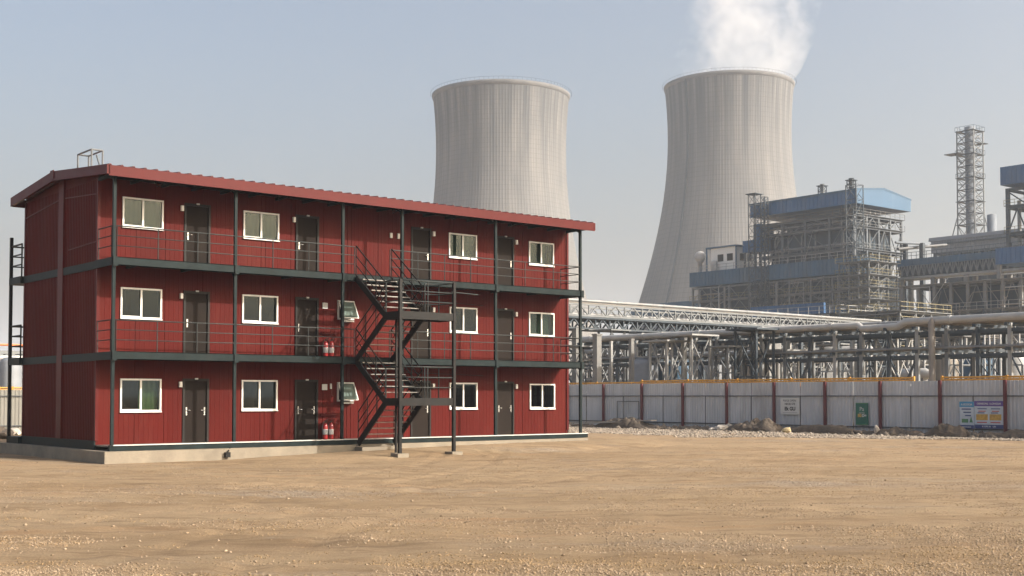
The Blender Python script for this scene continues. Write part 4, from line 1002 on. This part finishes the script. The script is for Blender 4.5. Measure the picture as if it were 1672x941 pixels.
c4 = at(1586, 400, 292); stk = thing('lattice_stack', (c4.x, c4.y, 0), 'tall steel flue inside a square lattice tower with platforms', 'chimney stack')
zt_ = zat(214, c4.x, c4.y); w = 4.2; base = zat(386, c4.x, c4.y); fl0 = zat(352, c4.x, c4.y)
MB().lathe(0, 0, [(1.15, 0), (1.15, zt_+.9), (1.0, zt_+.95)], 20).build('flue', mFlue, stk)
for sx in (-1, 1):
    for sy in (-1, 1):
        MB().bar((sx*w/2*1.04, sy*w/2*1.04, 0), (sx*w/2, sy*w/2, zt_), .24).build('leg', mGalv, stk)
        MB().bar((sx*w*.5, sy*w*.5, fl0), (sx*w*.86, sy*w*.86, base-3), .22).build('raking_leg', mGalv, stk)
zz = [base-3]+list(np.linspace(base+2.5, zt_-.3, 9))
for k in range(len(zz)):
    z = zz[k]; big = k % 2 == 1 or k == 9
    if k: 
        m = MB(); e = .35 if k % 2 else 0
        m.box(-w/2-e, -w/2-e, z, w/2+e, -w/2+.6, z+.12).box(-w/2-e, w/2-.6, z, w/2+e, w/2+e, z+.12).box(-w/2-e, -w/2+.6, z, -w/2+.6, w/2-.6, z+.12).box(w/2-.6, -w/2+.6, z, w/2+e, w/2-.6, z+.12); m.build('platform', mGalvD, stk)
        if k in (9, 7, 5):
            r = MB(); e = w/2+.3; pts = [(-e,-e),(e,-e),(e,e),(-e,e),(-e,-e)]
            for p, q in zip(pts, pts[1:]):
                r.bar((*p, z+1.1), (*q, z+1.1), .06)
                for i in range(5): r.bar((p[0]+(q[0]-p[0])*i/4, p[1]+(q[1]-p[1])*i/4, z), (p[0]+(q[0]-p[0])*i/4, p[1]+(q[1]-p[1])*i/4, z+1.1), .05)
            r.build('railing', mGalvD, stk)
    if k < len(zz)-1:
        a, b = z, zz[k+1]; m = MB(); c_ = (a+b)/2
        for (p, q) in (((-1,-1),(1,-1)),((-1,-1),(-1,1)),((1,-1),(1,1)),((-1,1),(1,1))):
            P = [(p[0]*w/2, p[1]*w/2), (q[0]*w/2, q[1]*w/2)]
            m.bar((*P[0], a), (*P[1], b), .12); m.bar((*P[1], a), (*P[0], b), .12); m.bar((*P[0], c_), (*P[1], c_), .1)
        m.build('bracing', mGalv, stk)
z = zz[7]; MB().box(-w/2-3.0, 0, z, -w/2, w/2+1.6, z+.14).bar((-w/2-2.8, 1, z), (-w/2, 1, z-2.2), .14).build('side_platform', mGalvD, stk)
z = zz[8]; MB().box(w/2, -w/2-.5, z, w/2+1.5, 1.0, z+.14).build('side_platform', mGalvD, stk)
c5 = at(1620, 400, 280); ch = vessel('short_chimney', (c5.x, c5.y, 0), 1.0, zat(351, c5.x, c5.y), mFlue, 'short plain grey chimney right of the lattice stack', 'chimney', dome=False)

# --- conveyor gallery running to the right of the boiler house
c6 = at(1720, 400, 205); cg_ = thing('conveyor_gallery', (c6.x, c6.y, 0), 'elevated dark blue conveyor gallery with truss sides right of the boiler house', 'conveyor gallery')
L6 = lenv(c6.x, c6.y, 1466); a_, b_, c_ = zat(401, c6.x, c6.y), zat(413, c6.x, c6.y), zat(433, c6.x, c6.y)
clad(MB(), 0, 0, b_, 3.5, L6, a_, 1.5).build('gallery_cladding', mBlueG, cg_)
MB().box(.6, 0, c_+.3, 3, L6, b_).build('conveyor_bed', mBoil, cg_)
m = MB(); n = 26
for i in range(n):
    p, q = L6*i/n, L6*(i+1)/n; m.bar((-.1, p, c_), (-.1, (p+q)/2, b_), .16); m.bar((-.1, (p+q)/2, b_), (-.1, q, c_), .16); m.bar((-.1, p, c_), (-.1, p, b_), .14)
m.build('side_truss', mGalv, cg_); MB().box(-.3, 0, c_-.4, 3.6, L6, c_).build('bottom_chord', mGalvL, cg_)
m = MB()
for h in (.6, 1.2): m.bar((0, 0, a_+h), (0, L6, a_+h), .08)
for k in range(30): m.bar((0, k*L6/29, a_), (0, k*L6/29, a_+1.2), .07)
m.build('roof_railing', mGalvD, cg_)
for k in range(5):
    y_ = 3+k*L6/4.6
    for x_ in (.3, 3.2): MB().box(x_-.35, y_-.35, 0, x_+.35, y_+.35, c_-.4).build('column', mConcP, cg_)
bx_ = at(1700, 400, 198); o = thing('blue_transfer_box', (bx_.x, bx_.y, 0), 'bright blue clad transfer box on the conveyor gallery at the right edge', 'transfer house')
clad(MB(), 0, 0, zat(426, bx_.x, bx_.y), 6, lenv(bx_.x, bx_.y, 1628), zat(399, bx_.x, bx_.y), .8).build('box_cladding', mBlue, o)
for x_, y_ in ((.4, .4), (.4, lenv(bx_.x, bx_.y, 1632))): MB().box(x_-.3, y_-.3, 0, x_+.3, y_+.3, zat(426, bx_.x, bx_.y)).build('column', mConcP, o)
# pipe link between boiler house and precipitator
p1, p2 = at(1470, 396, 236), at(1560, 408, 236)
o = thing('link_duct', (0,0,0), 'slim elevated duct bridging the sky gap between boiler house and precipitator', 'duct')
MB().tube([at(1462, 396, 238), at(1500, 398, 240), at(1530, 404, 246)], .24, 8).build('duct', mFlue, o); MB().tube([at(1466, 407, 238), at(1545, 400, 246)], .3, 8).build('rail_pipe', mPipeD, o)
for px in (1478, 1506): p = at(px, 420, 240); MB().box(p.x-.4, p.y-.4, 0, p.x+.4, p.y+.4, zat(397, p.x, p.y)).build('support', mGalvD, o)

# --- mid-ground process buildings behind the pipe racks
def unit(px_r, px_l, D, tops, U, nx, ny, mat, label, br='XK', core=mBoil, cw=.35, core_top=None, rails=(), railmat=None, name='process_structure'):
    c = at(px_r, 600, D); V = lenv(c.x, c.y, px_l); t = thing(name, (c.x, c.y, 0), label, 'process structure')
    zs = [zat(y, c.x, c.y) for y in tops]
    frame(t, 0, 0, U, V, nx, ny, zs, mat, cw=cw, bw=.22, braces=br, deck=range(len(zs)), rails=rails, brw=.085, railmat=railmat)
    if core: MB().box(U*.35, V*.08, 0, U*.95, V*.92, zat(core_top or tops[-1]+8, c.x, c.y)).build('equipment_casing', core, t)
    return t, c, V, zs
U1 = unit(1700, 1475, 175, (600, 560, 500, 452), 14, 4, 9, mConcP, 'open grey portal framed structure between boiler house and right edge', 'K/', cw=.42, core=mBoil, core_top=455, rails=(1,2), railmat=mGalvL)
U2 = unit(1470, 1375, 150, (602, 580, 556, 532, 508), 10, 4, 6, mGalv, 'dense steel process structure under the access tower', 'XVK', cw=.22, core=mBoil, rails=(1,2,3,4), railmat=mYelS)
U3 = unit(1372, 1185, 165, (596, 566, 535, 512), 10, 3, 9, mGalvD, 'low dark steel process structure in front of the lower blue bay', 'XK', cw=.24, core=mBoil, rails=(2,3), railmat=mGalvL)
U4 = unit(1690, 1500, 120, (602, 575, 545), 8, 3, 9, mGalv, 'light steel process structure behind the pipe rack at the right', 'X/', core=None, cw=.22, rails=(1,), railmat=mGalvL)
U5 = unit(1240, 1150, 118, (598, 568, 545), 8, 3, 6, mGalv, 'pale braced steel structure right of the steel trestles', 'X', core=None, cw=.2)
U6 = unit(1060, 945, 112, (600, 580, 553), 7, 3, 7, mGalv, 'pale steel bays with cross bracing beside the right end of the cabin block', 'X', core=None, cw=.2)
U7 = unit(1150, 1062, 128, (604, 578, 560), 8, 3, 7, mGalvD, 'dark steel bays between the pale bays behind the fence', 'X/', core=mPrec, core_top=596, cw=.24)
# rows of slim lattice trestles and low lattice girders
tr_ = random.Random(5)
for k in range(16):
    px = 948+k*47+tr_.uniform(-8, 8); D = tr_.uniform(86, 112); p = at(px, 600, D); yt = tr_.uniform(540, 575)
    lattice_mast('lattice_trestle', (p.x, p.y, 0), tr_.uniform(1.3, 2.0), zat(yt, p.x, p.y), (mGalvL, mGalv, mGalvD, mGalvL)[k % 4], ('%s slim %s braced trestle from the cabin block in the row behind the rack' % (('first','second','third','fourth','fifth','sixth','seventh','eighth','ninth','tenth','eleventh','twelfth','thirteenth','fourteenth','fifteenth','last')[k], ('pale','grey','dark','pale')[k % 4])), 'trestle', True, 'slim trestles behind the fence side rack')
def girder(pxr, pxl, py, D, h, mat, label):
    c = at(pxr, py, D); L = lenv(c.x, c.y, pxl); o = thing('lattice_girder', (c.x, c.y, 0), label, 'girder'); m = MB(); z0, z1 = c.z, c.z+h
    m.bar((0,0,z0),(0,L,z0),.12).bar((0,0,z1),(0,L,z1),.12); n = max(3, int(L/h*.9))
    for i in range(n): a, b = L*i/n, L*(i+1)/n; m.bar((0,a,z0),(0,(a+b)/2,z1),.07).bar((0,(a+b)/2,z1),(0,b,z0),.07)
    m.build('truss', mat, o)
    for i in range(int(L/7)+1): MB().box(-.1, i*7-.1, 0, .1, i*7+.1, z0).build('girder_leg', mat, o)
    MB().tube([(.3,0,z1+.15),(.3,L,z1+.15)], .13, 8).build('carried_pipe', mPipeW, o)
girder(1500, 1282, 604, 98, 1.3, mGalvL, 'pale low lattice girder above the fence, centre right')
girder(1670, 1530, 596, 100, 1.2, mGalv, 'low lattice girder behind the posters')
girder(1250, 1080, 596, 104, 1.0, mGalvD, 'dark low lattice girder above the fence under the high bridge')
girder(1480, 1240, 556, 112, 1.2, mGalvD, 'dark upper lattice girder behind the end of the high bridge')
girder(1690, 1500, 545, 116, 1.3, mGalvL, 'pale upper lattice girder right of the tan leg')
girder(1090, 950, 590, 108, 1.0, mGalvL, 'pale lattice girder beside the right end of the cabin block')
# equipment among the structures
vk = random.Random(21)
for k, (px, D, r, ytop, mt_, lab) in enumerate((
   (1052, 100, 1.1, 596, mPrec, 'small grey domed tank behind the fence right of the cabin block'),
   (1102, 104, 1.6, 600, mBlueG, 'faded blue domed tank behind the fence'),
   (1128, 108, 1.2, 592, mPipeW, 'white domed tank behind the fence'),
   (1164, 104, 1.5, 598, mPrec, 'wide grey tank behind the fence near the braced structure'),
   (1250, 96, 1.2, 560, mConcP, 'pale upright drum at the fence between two rack columns'),
   (1545, 104, 1.0, 590, mPipeT, 'tan tank behind the right fence'),
   (1600, 108, 1.8, 596, mBlueG, 'dark blue tank behind the right fence'),
   (1650, 104, 1.4, 588, mPipe, 'pale grey tank behind the posters'))):
    p = at(px, 600, D); vessel('storage_tank', (p.x, p.y, 0), r, zat(ytop, p.x, p.y), mt_, lab)
def pipeline(pts, r, mat, label, group=None, name='pipeline', flanges=True):
    o = thing(name, (0,0,0), label, 'pipe', group); MB().tube(pts, r, 10).build('pipe', mat, o)
    if flanges:
        m = MB(); a, b = Vector(pts[0]), Vector(pts[-1]); L = (b-a).length; n = max(1, int(L/6))
        for p, q in zip(pts, pts[1:]):
            p, q = Vector(p), Vector(q); d = (q-p); l_ = d.length
            if l_ < 3: continue
            d.normalize(); k = 2.0
            while k < l_-1: MB().tube([p+d*k, p+d*(k+.22)], r*1.14, 10).build('flange', mat, o); k += 6
    return o
# horizontal white vessels / ducts low behind the fence
def hduct(pxr, pxl, py, D, r, mat, label, name='horizontal_vessel'):
    c = at(pxr, py, D); L = lenv(c.x, c.y, pxl); o = thing(name, (c.x, c.y, 0), label, 'vessel')
    MB().tube([(0,-.4,c.z),(0,0,c.z),(0,L,c.z),(0,L+.4,c.z)], [r*.5,r,r,r*.5], 18).build('barrel', mat, o)
    for k in range(3): MB().box(-r*.7, L*(.12+.38*k)-.2, 0, r*.7, L*(.12+.38*k)+.2, c.z-r*.7).build('saddle', mConcP, o)
hduct(1420, 1290, 578, 130, .9, mPipeW, 'long white horizontal vessel behind the pipe rack columns')
hduct(1530, 1466, 586, 125, .75, mPipeW, 'white horizontal vessel left of the tan pipe leg')
hduct(1512, 1472, 611, 95, .45, mPipeW, 'short white drum just above the fence left of the tan leg')
hduct(1232, 1172, 600, 120, 1.0, mPrec, 'grey horizontal vessel above the fence right of the trestles')
hduct(1670, 1600, 566, 132, .8, mPipe, 'pale horizontal vessel behind the posters')
cw_ = at(1345, 503, 186); o = thing('blue_clad_wall', (cw_.x, cw_.y, 0), 'bright blue clad conveyor wall low on the front of the lower boiler bay', 'cladding')
clad(MB(), 0, 0, zat(517, cw_.x, cw_.y), .45, lenv(cw_.x, cw_.y, 1226), zat(494, cw_.x, cw_.y), 1.0).build('wall_cladding', mBlue, o)
for k in range(5): y_ = k*lenv(cw_.x, cw_.y, 1226)/4.2; MB().box(.2, y_, 0, .6, y_+.4, zat(517, cw_.x, cw_.y)).build('wall_leg', mGalvD, o)
# thin vertical and looping pipes on each process structure (parts of it)
def piping(t, V, U, zt_, n, mats, seed, face=-.35):
    r = random.Random(seed)
    for k in range(n):
        y = r.uniform(0, V); z0 = r.uniform(0, zt_*.6); z1 = z0+r.uniform(2, zt_*.5); rad = r.uniform(.04, .11); m = r.choice(mats)
        if r.random() < .5: pts = [(face, y, z0), (face, y, z1), (face, y+r.uniform(1, 5), z1)]
        elif r.random() < .5: pts = [(face, y, z1), (face, min(V, y+r.uniform(4, 12)), z1), (face, min(V, y+12.5), z0)]
        else: pts = [(face, y, .2), (face, y, z1), (face+1.5, y, z1+.6)]
        MB().tube(pts, rad, 6).build('pipe', m, t)
pm = [mGalvL, mPipe, mPipeW, mPipeT, mGalvD, mPipeD, mGalvL]
for (t, c, V, zs), n, sd_ in ((U1, 70, 1), (U2, 60, 2), (U3, 70, 3), (U4, 65, 4), (U5, 50, 5), (U6, 35, 6), (U7, 40, 7)): piping(t, V, 8, zs[-1], n, pm, sd_)
piping(lo_, LV2, 8, Z(450), 40, pm, 9, -1.0); piping(bh, LV, 8, Z(350), 30, pm, 10, -.9)

# --- pipe rack A: parallel to the fence behind it
cA = at(1672, 515, 75); XA = cA.x; 
ra = thing('pipe_rack', (XA, 0, 0), 'long two tier steel pipe rack running behind the grey fence', 'pipe rack')
zA = cA.z-.35; yA0, yA1 = lenv(XA, 0, 1760), lenv(XA, 0, 948); nb = 20
for i in range(nb+1):
    y = yA0+(yA1-yA0)*i/nb
    mt_ = (mGalvD, mGalv, mGalvL)[i % 3]
    for x in (.2, 3.4): MB().box(x-.10, y-.12, 0, x+.10, y+.12, zA-.05).build('rack_column', mt_, ra)
    for z in (zA, zA-1.5): MB().box(-.3, y-.09, z-.22, 3.8, y+.09, z-.02).build('cross_beam', mGalvD, ra)
    if i % 4 == 1 and i < nb: MB().bar((.2, y, .3), (.2, y+(yA1-yA0)/nb, zA-1.9), .09).bar((.2, y+(yA1-yA0)/nb, .3), (.2, y, zA-1.9), .12).build('bracing', mGalvD, ra)
for z in (zA-.36, zA-1.86): 
    for x in (.2, 3.4): MB().box(x-.06, yA0, z-.2, x+.06, yA1, z).build('longitudinal_beam', mGalvD, ra)
yb = lenv(XA, 0, 1408); yc = lenv(XA, 0, 1480)
pipeline([(XA, yA0, zA+.33), (XA, yc, zA+.33), (XA, yc+.6, zA+.05), (XA, yb, zA+.02), (XA, yb+.3, zA+.25), (XA, yA1, zA+.25)], .24, mPipeW, 'thickest bright insulated pipe along the near edge of the fence side rack')
for k, (x, r, m, z) in enumerate(((.75, .16, mPipeT, zA), (1.3, .22, mPipeD, zA), (2.0, .28, mPipe, zA), (2.8, .14, mPipeW, zA), (.1, .07, mPipe, zA-1.5), (.5, .09, mPipeT, zA-1.5), (1.4, .12, mPipeD, zA-1.5), (2.4, .10, mPipe, zA-1.5))):
    pipeline([(XA+x, yA0, z+r), (XA+x, yA1, z+r)], r, m, ('%s %s pipe on the %s tier of the fence side rack' % (('thin','thick','thickest','slim','thin grey','slender','medium','slight')[k], ('tan','dark','grey','white','front','tan','dark','rear')[k], 'upper' if k < 4 else 'lower')), 'pipes lying on the fence side rack')
yT = lenv(XA-.25, 0, 1522); pipeline([(XA-.25, yT, 0), (XA-.25, yT, zA+.15), (XA-.05, yT, zA+.33)], .21, mPipeT, 'thick tan upright pipe leg rising from behind the fence')
for k, px in enumerate((1600, 1608, 1616, 1624, 1634)):
    p = at(px, 600, 92); pipeline([(p.x, p.y, 0), (p.x, p.y, zat(550-k*3, p.x, p.y)), (p.x+3, p.y, zat(550-k*3, p.x, p.y))], .07, mGalvL, ('leftmost', 'second', 'middle', 'fourth', 'rightmost')[k]+' thin pale vertical pipe in the row of five behind the posters', 'row of five thin vertical pipes', flanges=False)

# --- pipe bridge B: along the block direction, high, falling to the right in the picture
cB = at(950, 505, 110); XB0 = cB.x+lenu(cB.x, cB.y, 900); XB1 = cB.x+lenu(cB.x, cB.y, 1440); YBr = cB.y
zb1, zb0 = zat(520, cB.x, cB.y), zat(536, cB.x, cB.y); ztp = zat(497, cB.x, cB.y)
br_ = thing('pipe_bridge', (XB0, YBr, 0), 'high lattice pipe bridge passing right of the cabin block', 'pipe bridge')
LB = XB1-XB0
for (y, nm) in ((0, 'near_truss'), (3, 'far_truss')):
    for za, zb_, w_ in ((zb0, zb1, .12), (zb1+.25, ztp, .10)):
        m = MB(); m.bar((0, y, za), (LB, y, za), .15); m.bar((0, y, zb_), (LB, y, zb_), .14); n = int(LB/(1.7 if w_ == .12 else 2.2))
        for i in range(n): 
            a, b = LB*i/n, LB*(i+1)/n; m.bar((a, y, za), ((a+b)/2, y, zb_), w_); m.bar(((a+b)/2, y, zb_), (b, y, za), w_); m.bar((a, y, za), (a, y, zb_), w_)
        m.build('truss', mGalvD if w_ == .12 else mGalv, br_)
MB().box(0, .1, zb1+.02, LB, 2.9, zb1+.14).build('walkway', mGalvD, br_)
MB().box(0, -.24, zb1+.0, LB, -.1, zb1+.14).build('edge_trim', mGalvD, br_)
for i in range(5):
    x = LB*(.06+.22*i)
    for y in (0, 3): MB().box(x-.28, y-.28, 0, x+.28, y+.28, zb0).build('trestle_column', mConcP, br_)
    for k in range(3):
        a, b = zb0*k/3, zb0*(k+1)/3; MB().bar((x, 0, a), (x, 3, b), .12).bar((x, 3, a), (x, 0, b), .12).bar((x, 0, b), (x, 3, b), .15).build('bracing', mGalvD, br_)
pipeline([(XB0, YBr+.1, ztp+.35), (XB1, YBr+.1, ztp+.25)], .15, mPipe, 'white pipe on the near edge of the high bridge')
pipeline([(XB0, YBr+.9, ztp+.2), (XB1, YBr+.9, ztp+.2)], .17, mPipeT, 'thin tan pipe on top of the high bridge')
for k, y in enumerate((.6, 1.3, 2.1)): pipeline([(XB0, YBr+y, zb1+.4), (XB1, YBr+y, zb1+.4)], .18, (mPipe, mPipeD, mPipeT)[k], ('grey', 'dark', 'tan')[k]+' pipe inside the walkway level of the high bridge', 'pipes inside the high bridge')
# broad column group at its left end
for k, (px, w_, yt, m) in enumerate(((975, .24, 548, mConcP), (1031, .15, 556, mConcP), (1117, .16, 553, mConcP), (998, .09, 560, mGalvL), (1238, .14, 552, mPipeT), (1256, .12, 552, mGalvL), (1160, .12, 545, mGalvL), (1392, .13, 535, mGalvL), (1308, .13, 540, mGalvD))):
    p = at(px, 600, 94); o = thing('support_post', (p.x, p.y, 0), ('broad grey concrete post nearest the cabin block', 'pale concrete post left of the steel bays', 'pale concrete post under the high bridge', 'thin pale post beside the broad concrete post', 'tan post right of the trestles', 'pale post beside the tan post', 'thin pale post below the high bridge middle', 'pale post under the access tower', 'dark post below the end of the high bridge')[k], 'post')
    MB().box(-w_, -w_, 0, w_, w_, zat(yt, p.x, p.y)).build('shaft', m, o); MB().box(-w_*1.2, -w_*1.2, zat(yt, p.x, p.y)+.002, w_*1.2, w_*1.2, zat(yt, p.x, p.y)+.12).build('cap', m, o)

# --- distant structures at far left
cl_ = at(-20, 600, 130); lf_ = thing('pipe_rack', (cl_.x, cl_.y, 0), 'distant pipe trestle behind the left fence', 'pipe rack')
UL = lenu(cl_.x, cl_.y, 60)
zs = [zat(612, cl_.x, cl_.y), zat(590, cl_.x, cl_.y), zat(572, cl_.x, cl_.y)]
frame(lf_, 0, 0, UL, 4, 5, 2, zs, mGalv, cw=.35, bw=.35, braces='XK', faces='f')
pipeline([(cl_.x-6, cl_.y, zs[1]+.4), (cl_.x+UL, cl_.y, zs[1]+.4)], .3, mPipeW, 'white pipe on the distant trestle at the far left')
pipeline([(cl_.x-6, cl_.y, zs[2]+.6), (cl_.x+UL, cl_.y, zs[2]+.6)], .12, mOrange, 'thin orange pipe on the distant trestle at the far left')
p = at(18, 600, 120); vessel('storage_tank', (p.x, p.y, 0), 1.0, zat(592, p.x, p.y), mPrec, 'grey tank at the distant trestle, far left')

# ------------------------------------------------------------------ haze
HT = ptop + 3
hz = MB().box(-6100, -6100, -1.5, 6100, 6100, HT).build('haze', bpy.data.materials.new('haze_air'))
m = hz.data.materials[0]; m.use_nodes = True; n = m.node_tree.nodes; n.remove(n['Principled BSDF'])
pv = n.new('ShaderNodeVolumePrincipled'); pv.inputs['Color'].default_value = (.82, .90, 1.0, 1); pv.inputs['Density'].default_value = .00034; pv.inputs['Anisotropy'].default_value = .25
m.node_tree.links.new(pv.outputs[0], n['Material Output'].inputs['Volume']); tag(hz, kind='stuff', label='thin pale grey haze over the whole site')
